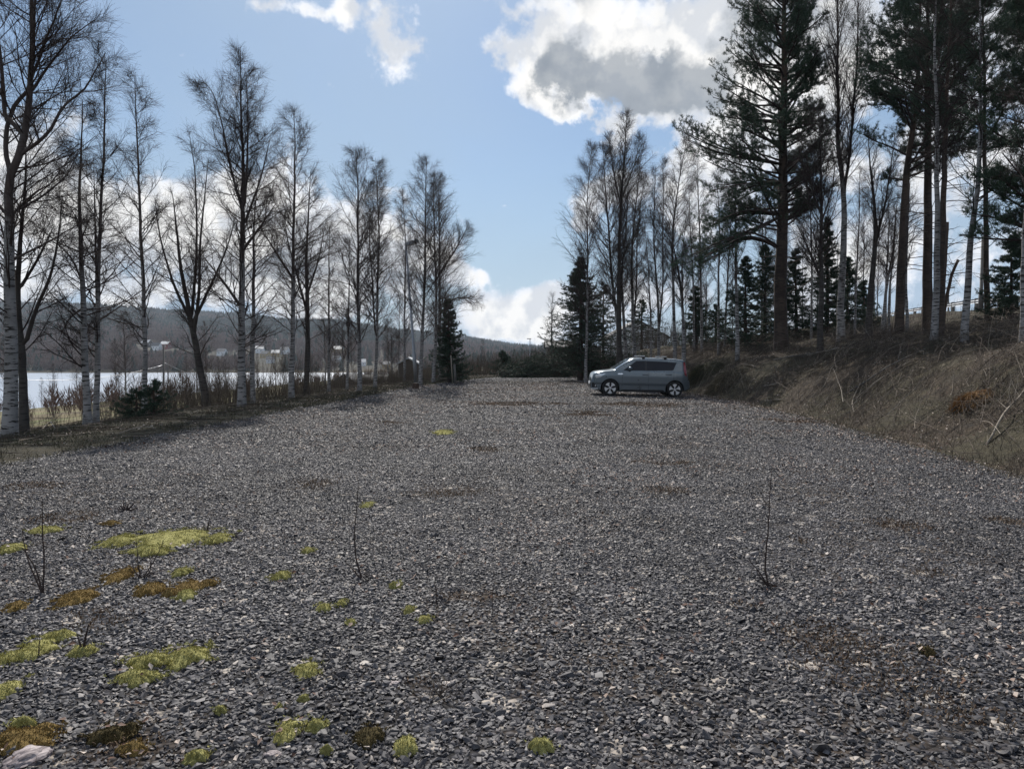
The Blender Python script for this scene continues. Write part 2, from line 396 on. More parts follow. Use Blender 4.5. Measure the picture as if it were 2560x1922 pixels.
def lot_grid():
    n = 60; ys = np.arange(-8, 58.5, .25); V = []
    for y in ys:
        e = .25 * fbm(y * .9, 3.1) + .12 * fbm(y * 4, 8.1)
        e2 = .30 * fbm(y * .9, 33.1) + .14 * fbm(y * 4, 48.1)
        c = (XL(y) + XR(y)) / 2; hw = (XR(y) - XL(y)) / 2 * min(1, max(0, (58.5 - y) / 2.2)) ** .5
        xs = np.linspace(c - hw - e * 1.2 + .15, c + hw + e2 * 1.2 - .1, n)
        V.append(np.stack([xs, np.full(n, y), H(xs, np.full(n, y)) + .012 + .02 * fbm(xs * 1.2, y * 1.2, 3)], -1))
    V = np.concatenate(V); i = np.arange(len(ys) - 1)[:, None] * n + np.arange(n - 1)[None]
    f = np.stack([i, i + 1, i + n + 1, i + n], -1).reshape(-1, 4)
    return Geo().add(V, f, 0, True).build('gravel_lot', M['gravel'])
lot_grid()['kind'] = 'structure'
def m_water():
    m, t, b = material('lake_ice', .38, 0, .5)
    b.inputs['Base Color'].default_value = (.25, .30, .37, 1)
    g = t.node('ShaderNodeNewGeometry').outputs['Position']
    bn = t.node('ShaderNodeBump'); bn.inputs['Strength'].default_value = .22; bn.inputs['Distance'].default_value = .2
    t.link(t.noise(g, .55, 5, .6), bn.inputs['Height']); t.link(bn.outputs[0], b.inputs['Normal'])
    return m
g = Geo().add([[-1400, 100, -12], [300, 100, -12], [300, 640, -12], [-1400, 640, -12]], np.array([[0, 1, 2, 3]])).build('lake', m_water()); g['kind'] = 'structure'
def road():
    P = np.array([(15, 8), (24, 30), (30, 46), (34.6, 54), (42, 76), (46.2, 90), (52, 112)], float)
    t = np.linspace(0, 6, 120); x = np.interp(t, range(7), P[:, 0]) + 2.6; y = np.interp(t, range(7), P[:, 1])
    V = []
    for i in range(120):
        for o in (0, 1, 2, 3, 4, 5, 6): V.append((x[i] + o, y[i], ground(x[i] + o, y[i]) + .12))
    i = np.arange(119)[:, None] * 7 + np.arange(6)[None]
    f = np.stack([i, i + 1, i + 8, i + 7], -1).reshape(-1, 4)
    return Geo().add(V, f, 0, True).build('road', simple('asphalt', (.055, .055, .058), .9, var=.3, scale=9))
road()['kind'] = 'structure'

# ------------------------------------------------------------------ instanced ground stuff
def scatter(name, P, rot, scl, idx, variants, mat, label, cat):
    me = bpy.data.meshes.new(name); me.vertices.add(len(P)); me.vertices.foreach_set('co', np.asarray(P, np.float32).ravel())
    for nm, ty, val, key in (('rot', 'FLOAT_VECTOR', rot, 'vector'), ('scl', 'FLOAT_VECTOR', scl, 'vector')):
        a = me.attributes.new(nm, ty, 'POINT'); a.data.foreach_set(key, np.asarray(val, np.float32).ravel())
    a = me.attributes.new('idx', 'INT', 'POINT'); a.data.foreach_set('value', np.asarray(idx, np.int32))
    o = bpy.data.objects.new(name, me); COL.objects.link(o); me.materials.append(mat)
    tr = bpy.data.node_groups.new(name + '_scatter', 'GeometryNodeTree')
    tr.interface.new_socket('Geometry', in_out='INPUT', socket_type='NodeSocketGeometry')
    tr.interface.new_socket('Geometry', in_out='OUTPUT', socket_type='NodeSocketGeometry')
    N = tr.nodes; L = tr.links; gi = N.new('NodeGroupInput'); go = N.new('NodeGroupOutput')
    g2i = N.new('GeometryNodeGeometryToInstance')
    for v in reversed(variants):
        oi = N.new('GeometryNodeObjectInfo'); oi.inputs[0].default_value = v; oi.inputs['As Instance'].default_value = False
        L.new(oi.outputs['Geometry'], g2i.inputs[0])
    iop = N.new('GeometryNodeInstanceOnPoints'); iop.inputs['Pick Instance'].default_value = True
    def at_(nm, dt):
        n = N.new('GeometryNodeInputNamedAttribute'); n.data_type = dt; n.inputs[0].default_value = nm; return n.outputs[0]
    L.new(gi.outputs[0], iop.inputs['Points']); L.new(g2i.outputs[0], iop.inputs['Instance'])
    L.new(at_('idx', 'INT'), iop.inputs['Instance Index']); L.new(at_('rot', 'FLOAT_VECTOR'), iop.inputs['Rotation'])
    L.new(at_('scl', 'FLOAT_VECTOR'), iop.inputs['Scale']); L.new(iop.outputs[0], go.inputs[0])
    md = o.modifiers.new('scatter', 'NODES'); md.node_group = tr
    tag(o, label, cat, kind='stuff'); return o
rng = np.random.default_rng(11)
def stone_var(k):
    r = np.random.default_rng(k); bm = bmesh.new()
    pts = norm(r.normal(size=(11, 3))) * (r.random((11, 1)) * .25 + .8) * np.array([1, .72 + .2 * r.random(), .36 + .16 * r.random()])
    for p in pts: bm.verts.new(p * .5)
    res = bmesh.ops.convex_hull(bm, input=bm.verts[:])
    me = bpy.data.meshes.new('stone'); bm.to_mesh(me); bm.free(); me.materials.append(M['stone'])
    return bpy.data.objects.new('stone', me)
BROWN = [(1350, 958, 330, 9), (1600, 1010, 200, 8), (1280, 1010, 200, 8), (2180, 1690, 330, 110), (2060, 1600, 200, 70), (2420, 1800, 190, 70), (2250, 1318, 170, 36), (2530, 1305, 110, 40), (1690, 1230, 130, 26), (1610, 1158, 110, 16), (1470, 1035, 120, 10), (1720, 1160, 60, 10),
         (960, 1060, 110, 12), (1210, 1125, 70, 12), (780, 1212, 90, 18), (1110, 1235, 150, 22), (2000, 1360, 60, 16), (1860, 1520, 90, 26), (640, 1390, 90, 34), (1060, 1720, 90, 40), (1180, 1500, 120, 24), (250, 1560, 200, 60), (290, 1880, 200, 60), (1990, 1045, 130, 10), (2330, 1440, 90, 22), (170, 1300, 180, 34), (90, 1220, 150, 26)]
BRW = []
for (px, py, w, h) in BROWN:
    d = ray(px, py); Y = -CAMZ / d[2]; BRW.append((d[0] * Y, Y, w / 2 / F * Y, h / 2 / F * Y * Y / CAMZ))
def brown(x, y):
    s = 0
    for bx, by, rx, ry in BRW: s = s + np.exp(-((x - bx) / rx) ** 2 - ((y - by) / ry) ** 2)
    return s * (1 + 2.2 * fbm(x * 3, y * 3, 3)) + .55 * fbm(x * .8 + 7, y * .8, 4)
def gravel():
    P = []; sz = []
    for y0, y1, d, s0 in ((.6, 2, 1200, .9), (2.0, 5, 3500, .76), (5, 8, 4000, .66), (8, 13, 2600, .70), (13, 20, 1150, .90), (20, 32, 480, 1.15), (32, 57, 170, 1.6)):
        wx = min(1, .75 * y1 / 8); x0, x1 = max(-8.0, -.78 * y1 - 3), min(9, .78 * y1 + 3)
        n = int(d * (x1 - x0) * (y1 - y0)); x = rng.uniform(x0, x1, n); y = rng.uniform(y0, y1, n)
        k = (np.abs(x) < .74 * y + 3.0) & (x > XL(y) - .25 * rng.random(n) ** 2 + .05) & (x < XR(y) + .3 * rng.random(n) ** 2 - .1)
        cl = vnoise(x * .9, y * .9) + .6 * vnoise(x * 3, y * 3); k &= rng.random(n) < np.clip(1.0 + cl * .9, .35, 1) * (1 - .72 * sst(brown(x, y), .2, .7))
        x, y = x[k], y[k]; P.append(np.stack([x, y], -1)); sz.append(np.exp(rng.normal(0, .34, len(x))) * .033 * s0)
    P = np.concatenate(P); sz = np.minimum(np.concatenate(sz), .10)
    z = H(P[:, 0], P[:, 1]) + .012 + sz * .12 + .02 * fbm(P[:, 0] * 1.2, P[:, 1] * 1.2, 3)
    n = len(P); rot = np.stack([rng.normal(0, .30, n), rng.normal(0, .30, n), rng.uniform(0, 6.28, n)], -1)
    scl = sz[:, None] * np.stack([rng.uniform(.85, 1.3, n), rng.uniform(.7, 1.1, n), rng.uniform(.7, 1.3, n)], -1)
    print('stones', n)
    scatter('gravel', np.column_stack([P, z]), rot, scl, rng.integers(0, 14, n), [stone_var(k) for k in range(14)], M['stone'],
            'loose dark grey gravel with scattered pale chips covering the lot', 'gravel')
gravel()

def blades(xy, h, w, name, mat, label, cat, lean=.45, K=3, extra=0):
    n = len(xy); z = H(xy[:, 0], xy[:, 1]) - .01 + extra; b = np.column_stack([xy, z])
    a = rng.uniform(0, 6.28, n); ln = rng.random(n) * lean * 2; up = norm(np.column_stack([np.cos(a) * ln, np.sin(a) * ln, np.ones(n)]))
    tip = b + up * h[:, None]; mid = b + (tip - b) * .55 + np.array([0, 0, .12]) * h[:, None]; tip[:, 2] -= .18 * h * ln
    s = a + 1.57 + rng.normal(0, .5, n); sd = np.column_stack([np.cos(s), np.sin(s), np.zeros(n)]) * w[:, None] * .5
    V = np.stack([b - sd, b + sd, mid + sd * .7, mid - sd * .7, tip], 1).reshape(-1, 3); i = np.arange(n)[:, None] * 5
    o = Geo().add(V, [i + np.array([0, 1, 2, 3]), i + np.array([3, 2, 4])]).build(name, mat)
    return tag(o, label, cat, kind='stuff')
def spread(n, y0, y1, xf, dens=None):
    y = y0 + (y1 - y0) * rng.random(n) ** 1.0; x = xf(y, rng.random(n)); p = np.column_stack([x, y])
    if dens is not None: p = p[rng.random(n) < dens(p[:, 0], p[:, 1])]
    return p
cl = lambda s, a=1.2: (lambda x, y: np.clip(.5 + a * (vnoise(x * s, y * s) + .6 * vnoise(x * s * 3, y * s * 3)), .03, 1))
p = spread(120000, 5, 58, lambda y, r: XL(y) + .25 - r ** 1.2 * 6.5, cl(1.1))
blades(p, rng.uniform(.04, .18, len(p)), rng.uniform(.003, .007, len(p)) * (1 + p[:, 1] / 25), 'verge_grass', M['verge'], 'short dark heathery grass on the left edge of the gravel', 'grass', .9)
p = spread(150000, 6, 56, lambda y, r: XR(y) - .3 + r ** 1.3 * 13, cl(.9, 2.2))
blades(p, rng.uniform(.04, .20, len(p)), rng.uniform(.0025, .006, len(p)) * (1 + p[:, 1] / 25), 'dry_grass', M['dry'], 'withered grass covering the bank to the right of the gravel', 'grass', 1.3)
p = np.concatenate([np.column_stack([rng.normal(bx, rx * 1.15, k_), rng.normal(by, ry * 1.15, k_)]) for bx, by, rx, ry in BRW for k_ in [int(min(16000, 5200 * rx * ry * 3))]])
p = p[(rng.random(len(p)) < sst(brown(p[:, 0], p[:, 1]), -.1, .7)) & (p[:, 0] < XR(p[:, 1]) + .5) & (p[:, 0] > XL(p[:, 1]) - .3) & (p[:, 1] > 2)]
blades(p, rng.uniform(.012, .030, len(p)), rng.uniform(.004, .010, len(p)) * (1 + p[:, 1] / 12), 'brown_moss', island('brown_moss', [(0, (.07, .045, .030)), (.5, (.135, .088, .056)), (.9, (.19, .135, .09)), (1, (.28, .23, .16))]), 'low rusty brown weeds and moss spreading in patches over the gravel', 'weeds', 1.2, extra=.03)
p = spread(9000, 2.5, 30, lambda y, r: XL(y) + r * (XR(y) - XL(y)), lambda x, y: np.clip((vnoise(x * .55 + 9, y * .55) * 2.2 - .35 + np.clip(-x * .05, 0, .3)), 0, 1) * (np.abs(x) < .78 * y + .5))
blades(p, rng.uniform(.03, .09, len(p)), rng.uniform(.002, .004, len(p)), 'sparse_grass', M['verge'], 'sparse brown weeds growing between the gravel stones', 'weeds', .8)

def stems(xy, h, r, name, mat, label, cat, lean=.25, nt=5, K=6, z=None, kind='stuff', dirv=None):
    n = len(xy); b = np.column_stack([xy, (H(xy[:, 0], xy[:, 1]) if z is None else z) - .03])
    a = rng.uniform(0, 6.28, n); l = rng.random(n) * lean
    d = norm(np.column_stack([np.cos(a) * l, np.sin(a) * l, np.ones(n)])) if dirv is None else dirv
    P = grow_path(b, d, h, K, .10, .02 if dirv is None else -.10); R = r[:, None] * np.linspace(1, .25, K)[None]
    g = Geo(); g.add(*tubes(P, R, 3))
    if nt:
        C, CR, _ = kids(P, R, nt, .3, .98, (.35, .9), lambda pl, t: pl * (.42 * (1 - t * .6)) * rng.uniform(.5, 1, len(t)), 4, .6, .12, .06, .0015)
        g.add(*tubes(C, CR, 3))
    return tag(g.build(name, mat), label, cat, kind=kind)
def grow_path(b, d, L, K, wig, bend):
    n = len(b); P = np.empty((n, K, 3)); P[:, 0] = b; st = (np.asarray(L) / (K - 1))[:, None]
    for k in range(1, K):
        d = norm(d + rng.normal(0, wig, (n, 3)) + np.array([0, 0, bend]))
        P[:, k] = P[:, k - 1] + d * st
    return P
def kids(P, R, n, t0, t1, ang, Lf, K, rr, wig, bend, rmin, cap=1.0, asym=None, flat=0):
    N, Kp = P.shape[:2]; cnt = np.full(N, n) if np.isscalar(n) else np.asarray(n)
    idx = np.repeat(np.arange(N), cnt); m = len(idx)
    loc = np.arange(m) - np.repeat(np.cumsum(cnt) - cnt, cnt)
    u = (loc + rng.random(m)) / np.repeat(cnt, cnt); t = t0 + (t1 - t0) * u
    f = np.minimum(t * (Kp - 1), Kp - 1 - 1e-4); i = f.astype(int); fr = (f - i)[:, None]
    p = P[idx, i] * (1 - fr) + P[idx, i + 1] * fr; r = R[idx, i] * (1 - fr[:, 0]) + R[idx, i + 1] * fr[:, 0]
    T = norm(P[idx, i + 1] - P[idx, i]); pl = np.linalg.norm(np.diff(P, axis=1), axis=2).sum(1)[idx]
    q = rng.normal(size=(m, 3))
    if flat: q[:, 2] *= flat
    q = norm(q - (q * T).sum(1, keepdims=True) * T)
    a = rng.uniform(ang[0], ang[1], m)[:, None]
    if len(ang) > 2: a = a + (ang[2] * (1 - u))[:, None]
    d = norm(np.cos(a) * T + np.sin(a) * q)
    L = Lf(pl, u)
    if asym is not None: L = L * asym(d)
    Q = grow_path(p, d, L, K, wig, bend)
    r0 = np.minimum(np.maximum(r * rr, rmin), cap); RR = r0[:, None] * np.linspace(1, .3, K)[None]
    return Q, np.maximum(RR, rmin * .6), u

# ------------------------------------------------------------------ trees
def smooth_path(pts, K):
    pts = np.asarray(pts, float); n = len(pts); s = np.concatenate([[0], np.cumsum(np.linalg.norm(np.diff(pts, axis=0), axis=1))])
    t = np.linspace(0, s[-1], K); out = np.empty((K, 3))
    T = np.gradient(pts, s, axis=0)
    for c in range(3):
        i = np.clip(np.searchsorted(s, t, side='right') - 1, 0, n - 2); h = s[i + 1] - s[i]; u = (t - s[i]) / h
        out[:, c] = (2*u**3 - 3*u*u + 1) * pts[i, c] + (u**3 - 2*u*u + u) * h * T[i, c] + (-2*u**3 + 3*u*u) * pts[i + 1, c] + (u**3 - u*u) * h * T[i + 1, c]
    return out
def px_path(path, Y, lean=0.0, K=26, wig=.012):
    pts = [at(px, py, Y) for px, py in path]
    b = pts[0].copy(); pts = [p - b for p in pts]
    for p in pts: p[1] += lean * p[2]
    P = smooth_path(pts, K); L = np.linalg.norm(P[-1])
    w = np.cumsum(rng.normal(0, wig * L / K * 2.0, (K, 3)), 0); w -= np.linspace(0, 1, K)[:, None] * w[-1] * .7
    w[:, 2] = 0; w[0] = 0
    return P + w, b
def place(path, Y=None):
    if Y is None:
        Y = hit(path[0][0], path[0][1]); d = ray(*path[0])
        if path[0][0] < 1200: Y = min(Y, CAMZ / -d[2] * 1.04)
    p = at(path[0][0], path[0][1], Y); gz = ground(p[0], p[1])
    return Y, gz
TREES = 0
G1 = 'bare trees in the row along the left edge of the gravel'
def bare_tree(name, label, cat, stems_px, w, Y=None, cs=.25, W=1.4, dens=1.0, bark='birch', lean=0, group=None, ang=(.55, .95), top=.30, limbs=(), droop=-.03, up=.05, hi=1.15):
    """stems_px: pixel paths of the trunk and its forks; the first starts at the foot."""
    global TREES; TREES += 1
    Y, gz = place(stems_px[0], Y)
    root_p = at(*stems_px[0][0], Y); base = np.array([root_p[0], Y, gz]); off0 = root_p - base
    ang = (ang[0] + .10, ang[1] + .20) if group == G1 else ang
    if group == G1: dens *= (.72 if stems_px[0][0][0] < 300 else .85 if stems_px[0][0][0] < 860 else 1.1); w *= .86; W *= (1.25 if stems_px[0][0][0] > 860 else 1)
    t_geo = Geo(); c_geo = Geo(); allP = []; allR = []; cs = cs * (.62 if group == G1 else .8)
    r0 = w / F * Y / 2
    for k, path in enumerate(stems_px):
        P, b = px_path(path, Y, lean if k == 0 else rng.uniform(-.15, .15)); P = P + (b - base)
        if k == 0: P[0, 2] = min(P[0, 2], 0) - .15; frac0 = 1
        else:
            i = np.argmin(np.linalg.norm(allP[0] - P[0], axis=1)); P[:, 1] += allP[0][i, 1] - P[0, 1]; P[0] = allP[0][i]
        ra = r0 if k == 0 else allR[0][np.argmin(np.linalg.norm(allP[0] - P[0], axis=1))] * .60
        K = len(P); R = ra * (1 - np.linspace(0, 1, K)) ** .95 * .93 + .008
        if k == 0: R[:2] *= np.array([1.28, 1.06])
        allP.append(P); allR.append(R)
        v, f = tubes(P[None], R[None], 9); t_geo.add(v, f, 0, True, a=np.repeat(np.clip(1 - np.linspace(0, 1, K) * hi, 0, 1) if k == 0 else np.full(K, .55 * (1 - hi * .6)), 9))
    for path, lw in limbs:
        P, b = px_path(path, Y, 0, 14, .02); P = P + (b - base)
        d = [np.linalg.norm(q[:, ::2] - P[0, ::2], axis=1).min() for q in allP]; q = allP[int(np.argmin(d))]
        i = np.argmin(np.linalg.norm(q[:, ::2] - P[0, ::2], axis=1)); P += (q[i] - P[0]) * np.linspace(1, 0, 14)[:, None]
        P[:, 1] += np.linspace(0, rng.uniform(-.8, .8), 14); R = lw / F * Y / 2 * np.linspace(1, .12, 14) + .004
        v, f = tubes(P[None], R[None], 6); t_geo.add(v, f, 0, True, a=np.zeros(14 * 6))
        allP.append(P); allR.append(R)
    for k, (P, R) in enumerate(zip(allP, allR)):
        L = np.linalg.norm(np.diff(P, axis=0), axis=1).sum(); limb = k >= len(stems_px); c0 = (cs if k == 0 else .08)
        n = max(5, int(L * (1 - c0) * 6.5 * dens))
        shp = lambda pl, t: (W * (1.28 if group == G1 else 1.4) * (.62 if limb else .82 if k else 1) * np.clip(.60 + 1.5 * t, 0, 1) * (1 - t) ** .70 + W * top * .5) * rng.uniform(.55, 1.15, len(t))
        A, AR, _ = kids(P[None], R[None], n, c0, .985, ang, shp, 10, .38, .085, up, .0035, .020)
        B, BR, _ = kids(A, AR, max(4, int(12 * dens ** .5)), .12, .99, (.35, .85), lambda pl, t: np.clip(pl * .46 * (1 - .6 * t), .16, 1.1) * rng.uniform(.5, 1.2, len(t)), 6, .6, .12, .01, .0030, .007)
        c_geo.add(*tubes(A, AR, 4), 0, True); c_geo.add(*tubes(B, BR, 3), 0, True)
        if 1:
            C, CR, _ = kids(B, BR, 6, .12, .99, (.3, .8), lambda pl, t: rng.uniform(.14, .46, len(t)), 4, .75, .16, droop, .0026, .004)
            c_geo.add(*tubes(C, CR, 3), 0, True)
    e = empty(name, base, label, cat, group)
    t_geo.build('trunk', M[bark], e, attr='bark'); c_geo.build('crown', M['twig'], e)
    return e
def copy_tree(src, loc, rz, sc, label, group):
    r = src.copy(); COL.objects.link(r); r.location = loc; r.rotation_euler = (0, 0, rz); r.scale = (sc[0], sc[0], sc[1])
    r['label'] = label; r['group'] = group
    for ch in src.children: c = ch.copy(); COL.objects.link(c); c.parent = r
    return r
def needles(C, D, n, ln, w, spread_):
    """bunches of needles: n thin triangles about every centre C along direction D"""
    m = len(C); i = np.repeat(np.arange(m), n); d = norm(D[i] * spread_ + rng.normal(size=(m * n, 3)))
    s = norm(np.cross(d, rng.normal(size=(m * n, 3)))) * (w * rng.uniform(.6, 1.3, m * n))[:, None] * .5
    b = C[i] + rng.normal(0, ln * .12, (m * n, 3)); t = b + d * (ln * rng.uniform(.6, 1.2, m * n))[:, None]
    V = np.stack([b - s, b + s, t], 1).reshape(-1, 3); return V, np.arange(len(V)).reshape(-1, 3)
def conifer(name, label, stems_px, w, Y=None, cs=.3, W=3, dens=1.0, kind='pine', bias=0, limbs=(), group=None, lean=0, shape=None, dead=6, base=None, height=None):
    if base is None:
        Y, gz = place(stems_px[0], Y); rp = at(*stems_px[0][0], Y); base = np.array([rp[0], Y, gz])
        P, b = px_path(stems_px[0], Y, lean); P = P + (b - base); P[0, 2] = min(P[0, 2], 0) - .2
        r0 = w / F * Y / 2
    else:
        P = np.column_stack([np.cumsum(rng.normal(0, .01, 26)), np.cumsum(rng.normal(0, .01, 26)), np.linspace(-.15, height, 26)]); r0 = w
    L = P[-1, 2] - P[0, 2]; K = len(P); R = r0 * (1 - np.linspace(0, 1, K)) ** .8 + .008; R[0] *= 1.25
    tg = Geo(); cg = Geo(); ng = Geo(); v, f = tubes(P[None], R[None], 10); tg.add(v, f, 0, True, a=np.repeat(1 - np.linspace(0, 1, K), 10))
    asym = (lambda d: 1 + bias * -d[:, 0]) if bias else None
    if kind == 'pine':
        shp = shape or (lambda t: np.clip(.55 + 2.2 * t, 0, 1) * (1 - .72 * t))
        n = int(L * (1 - cs) * 7.0 * dens)
        A, AR, u = kids(P[None], R[None], n, cs, .99, (.75, 1.25, .35), lambda pl, t: W * shp(t) * rng.uniform(.55, 1.12, len(t)), 10, .42, .07, .035, .012, .055, asym)
        ex = []
        for path, lw in limbs:
            Q, b = px_path(path, Y, 0, 10, .02); Q = Q + (b - base); q = P[np.argmin(np.linalg.norm(P[:, ::2] - Q[0, ::2], axis=1))]
            Q += (q - Q[0]) * np.linspace(1, 0, 10)[:, None]; Q[:, 1] += np.linspace(0, rng.uniform(-1.2, .3), 10)
            ex.append((Q, lw / F * Y / 2 * np.linspace(1, .2, 10)))
            for _k in range(4):
                Q2 = Q + np.linspace(0, 1, 10)[:, None] * rng.normal(0, [.35, .8, .28], 3); ex.append((Q2, lw / F * Y / 2 * np.linspace(.8, .2, 10)))
        if ex: A = np.concatenate([A, [e[0] for e in ex]]); AR = np.concatenate([AR, [e[1] for e in ex]])
        B, BR, _ = kids(A, AR, 10, .30, .99, (.35, .95), lambda pl, t: np.clip(pl * .36 * (1 - .4 * t), .2, 1.1) * rng.uniform(.6, 1.2, len(t)), 5, .55, .10, .07, .006, .016, flat=.45)
        C, CR, _ = kids(B, BR, 5, .25, .99, (.35, .95), lambda pl, t: rng.uniform(.12, .32, len(t)), 3, .6, .1, .14, .004, .006)
        cg.add(*tubes(A, AR, 5), 0, True); cg.add(*tubes(B, BR, 3), 0, True); cg.add(*tubes(C, CR, 3), 0, True)
        tips = np.concatenate([C[:, -1], C[:, 1], B[:, -1]]); dr = norm(np.concatenate([C[:, -1] - C[:, -2], C[:, -1] - C[:, -2], B[:, -1] - B[:, -2]]) + [0, 0, .2])
        ng.add(*needles(tips, dr, 15, .14, .015, 1.0))
        D, DR, _ = kids(P[None], R[None], dead * 3, .12, cs + .08, (1.1, 1.6), lambda pl, t: W * rng.uniform(.15, .6, len(t)), 7, .2, .10, -.03, .006, .02)
        E, ER, _ = kids(D, DR, 4, .3, .99, (.4, .9), lambda pl, t: pl * .3, 4, .5, .12, .0, .004, .008)
        cg.add(*tubes(D, DR, 4), 0, True); cg.add(*tubes(E, ER, 3), 0, True)
        nm, bk, tm = 'pine', 'pine_bark', 'twig'
    else:
        n = int(L * (1 - cs) * 15 * dens)
        A, AR, u = kids(P[None], R[None], n, cs, .985, (1.35, 1.75), lambda pl, t: (W * 1.65 * (1 - t) ** .9 + .10) * rng.uniform(.55, 1.12, len(t)), 8, .35, .05, .035, .006, .025)
        A[:, :, 2] -= (np.sin(np.linspace(0, 1, 8) * 2.6)[None] * .10) * np.linalg.norm(A[:, -1] - A[:, 0], axis=1)[:, None]
        B, BR, _ = kids(A, AR, 9, .08, .99, (.6, 1.1), lambda pl, t: np.clip(pl * .30 * (1 - .5 * t), .08, .7) * rng.uniform(.6, 1.2, len(t)), 5, .5, .08, -.06, .003, .008, flat=.25)
        cg.add(*tubes(A, AR, 4), 0, True); cg.add(*tubes(B, BR, 3), 0, True)
        tips = np.concatenate([B[:, 1], B[:, 2], B[:, 3], B[:, 4], A[:, 2], A[:, 4], A[:, 6], A[:, 7]])
        dr = np.concatenate([norm(B[:, 4] - B[:, 1])] * 4 + [norm(A[:, 7] - A[:, 2])] * 4)
        ng.add(*needles(tips, dr, 9, .12 if W > .6 else .06, .020 if W > .6 else .010, 1.6))
        bk = 'pine_bark'
    e = empty(name, base, label, name.replace('_', ' ').replace('young ', ''), group)
    tg.build('trunk', M[bk], e, attr='bark'); c = cg.build('branches', M['twig'], e)
    ng.build('needles', M['needle' if kind == 'pine' else 'spruce'], e)
    return e

# the row on the left, near to far
bare_tree('birch_tree', 'large forked white birch, nearest tree at the left end of the row', 'tree',
  [[(22, 1076), (28, 900), (26, 700), (27, 560), (28, 438), (50, 388), (66, 303), (72, 219), (77, 84), (78, -60), (80, -260)],
   [(27, 440), (8, 371), (12, 303), (30, 250), (50, 229), (62, 120), (62, 0), (66, -200)], [(11, 305), (10, 209), (0, 80), (-20, -160)]], 40, cs=.34, W=1.9, group=G1, dens=1.3,
  limbs=[([(54, 398), (125, 337), (162, 270), (216, 219), (262, 130)], 9), ([(72, 219), (130, 150), (190, 90), (240, 60)], 7), ([(40, 560), (120, 500), (200, 460)], 7), ([(36, 520), (90, 480), (145, 400), (150, 360)], 6), ([(76, 200), (110, 110), (150, 10), (170, -90)], 7),
         ([(30, 545), (-30, 470), (-90, 380)], 8), ([(28, 650), (110, 600), (190, 545)], 6)])
bare_tree('alder_tree', 'dark slim alder with low fork, right beside the large forked birch', 'tree',
  [[(60, 1068), (57, 950), (48, 780), (46, 735), (50, 600), (60, 470), (62, 330)], [(64, 860), (90, 780), (130, 690), (150, 600), (160, 500)], [(46, 735), (20, 600), (0, 500)], [(50, 720), (90, 650), (130, 560)]], 26, cs=.30, W=1.7, group=G1, bark='grey_bark', dens=.9)
bare_tree('birch_tree', 'straight birch, left trunk of the close pair left of the young spruces', 'tree',
  [[(218, 1056), (212, 900), (207, 760), (201, 540), (203, 405), (205, 250)]], 22, cs=.25, W=1.5, group=G1, dens=1.3, ang=(.8, 1.25), limbs=[([(207, 700), (170, 640), (120, 600), (60, 590)], 5), ([(210, 780), (165, 800), (120, 850)], 5)])
bare_tree('birch_tree', 'slender twin-stemmed birch, right trunk of the close pair left of the young spruces', 'tree',
  [[(240, 1052), (244, 900), (243, 760), (250, 560), (255, 420), (264, 200), (266, 150)], [(243, 760), (240, 640), (237, 540), (235, 420)]], 17, cs=.25, W=1.45, group=G1, dens=1.2)
bare_tree('birch_tree', 'slim single birch with narrow crown standing behind the young spruces', 'tree',
  [[(360, 1022), (360, 900), (357, 780), (348, 560), (344, 400), (337, 180)]], 15, cs=.28, W=1.5, group=G1, dens=1.2)
bare_tree('alder_tree', 'dark leaning alder whose trunk splits into many upright stems', 'tree',
  [[(518, 1008), (500, 920), (486, 850), (475, 800), (455, 700), (438, 560), (430, 480)], [(476, 800), (482, 680), (480, 560), (470, 440), (448, 312)], [(486, 830), (498, 740), (505, 600), (520, 480), (530, 400)],
   [(470, 790), (430, 700), (400, 600), (385, 500)], [(480, 810), (525, 700), (560, 600), (575, 520)]], 24, cs=.30, W=1.5, group=G1, bark='grey_bark', dens=.8)
bare_tree('birch_tree', 'tallest birch of the left row, broad crown with several upright leaders', 'tree',
  [[(604, 1016), (608, 900), (608, 760), (610, 560), (612, 440), (604, 300), (600, 125)], [(612, 520), (622, 400), (626, 300), (625, 190)], [(610, 540), (580, 420), (560, 300), (540, 235), (520, 215)], [(612, 560), (650, 430), (668, 330)]], 24, cs=.25, W=2.0, group=G1, dens=1.35,
  limbs=[([(608, 760), (560, 690), (520, 640)], 8), ([(612, 640), (670, 570), (710, 520)], 8)])
bare_tree('birch_tree', 'dark thin birch close behind the tallest one of the left row', 'tree',
  [[(632, 1004), (628, 900), (632, 780), (634, 640), (640, 500), (650, 430)]], 15, cs=.3, W=1.4, group=G1, dens=.8, Y=27)
bare_tree('birch_tree', 'tall birch with a dense rounded crown, second right of the tallest birch', 'tree',
  [[(728, 975), (732, 850), (734, 740), (736, 560), (740, 400), (738, 272)]], 16, cs=.3, W=2.0, group=G1, dens=1.4, Y=29, limbs=[([(735, 700), (690, 620), (655, 560)], 7)])
bare_tree('alder_tree', 'dark straight alder with wide branching crown just right of the dense birch', 'tree',
  [[(765, 988), (768, 880), (768, 760), (766, 650), (772, 540), (776, 430)], [(767, 780), (740, 690), (715, 600), (700, 540)], [(768, 740), (800, 650), (820, 560)]], 18, cs=.36, W=1.8, group=G1, bark='grey_bark', dens=1.1)
bare_tree('birch_tree', 'thin birch in the middle of the left row, crown below its neighbours', 'tree',
  [[(822, 980), (822, 850), (822, 700), (824, 560)]], 9, cs=.3, W=1.3, group=G1, dens=.9)
bare_tree('birch_tree', 'short thin birch between the thin birch and the pale-barked birch', 'tree',
  [[(868, 975), (871, 850), (874, 690), (872, 600)]], 8, cs=.3, W=1.2, group=G1, dens=.9)
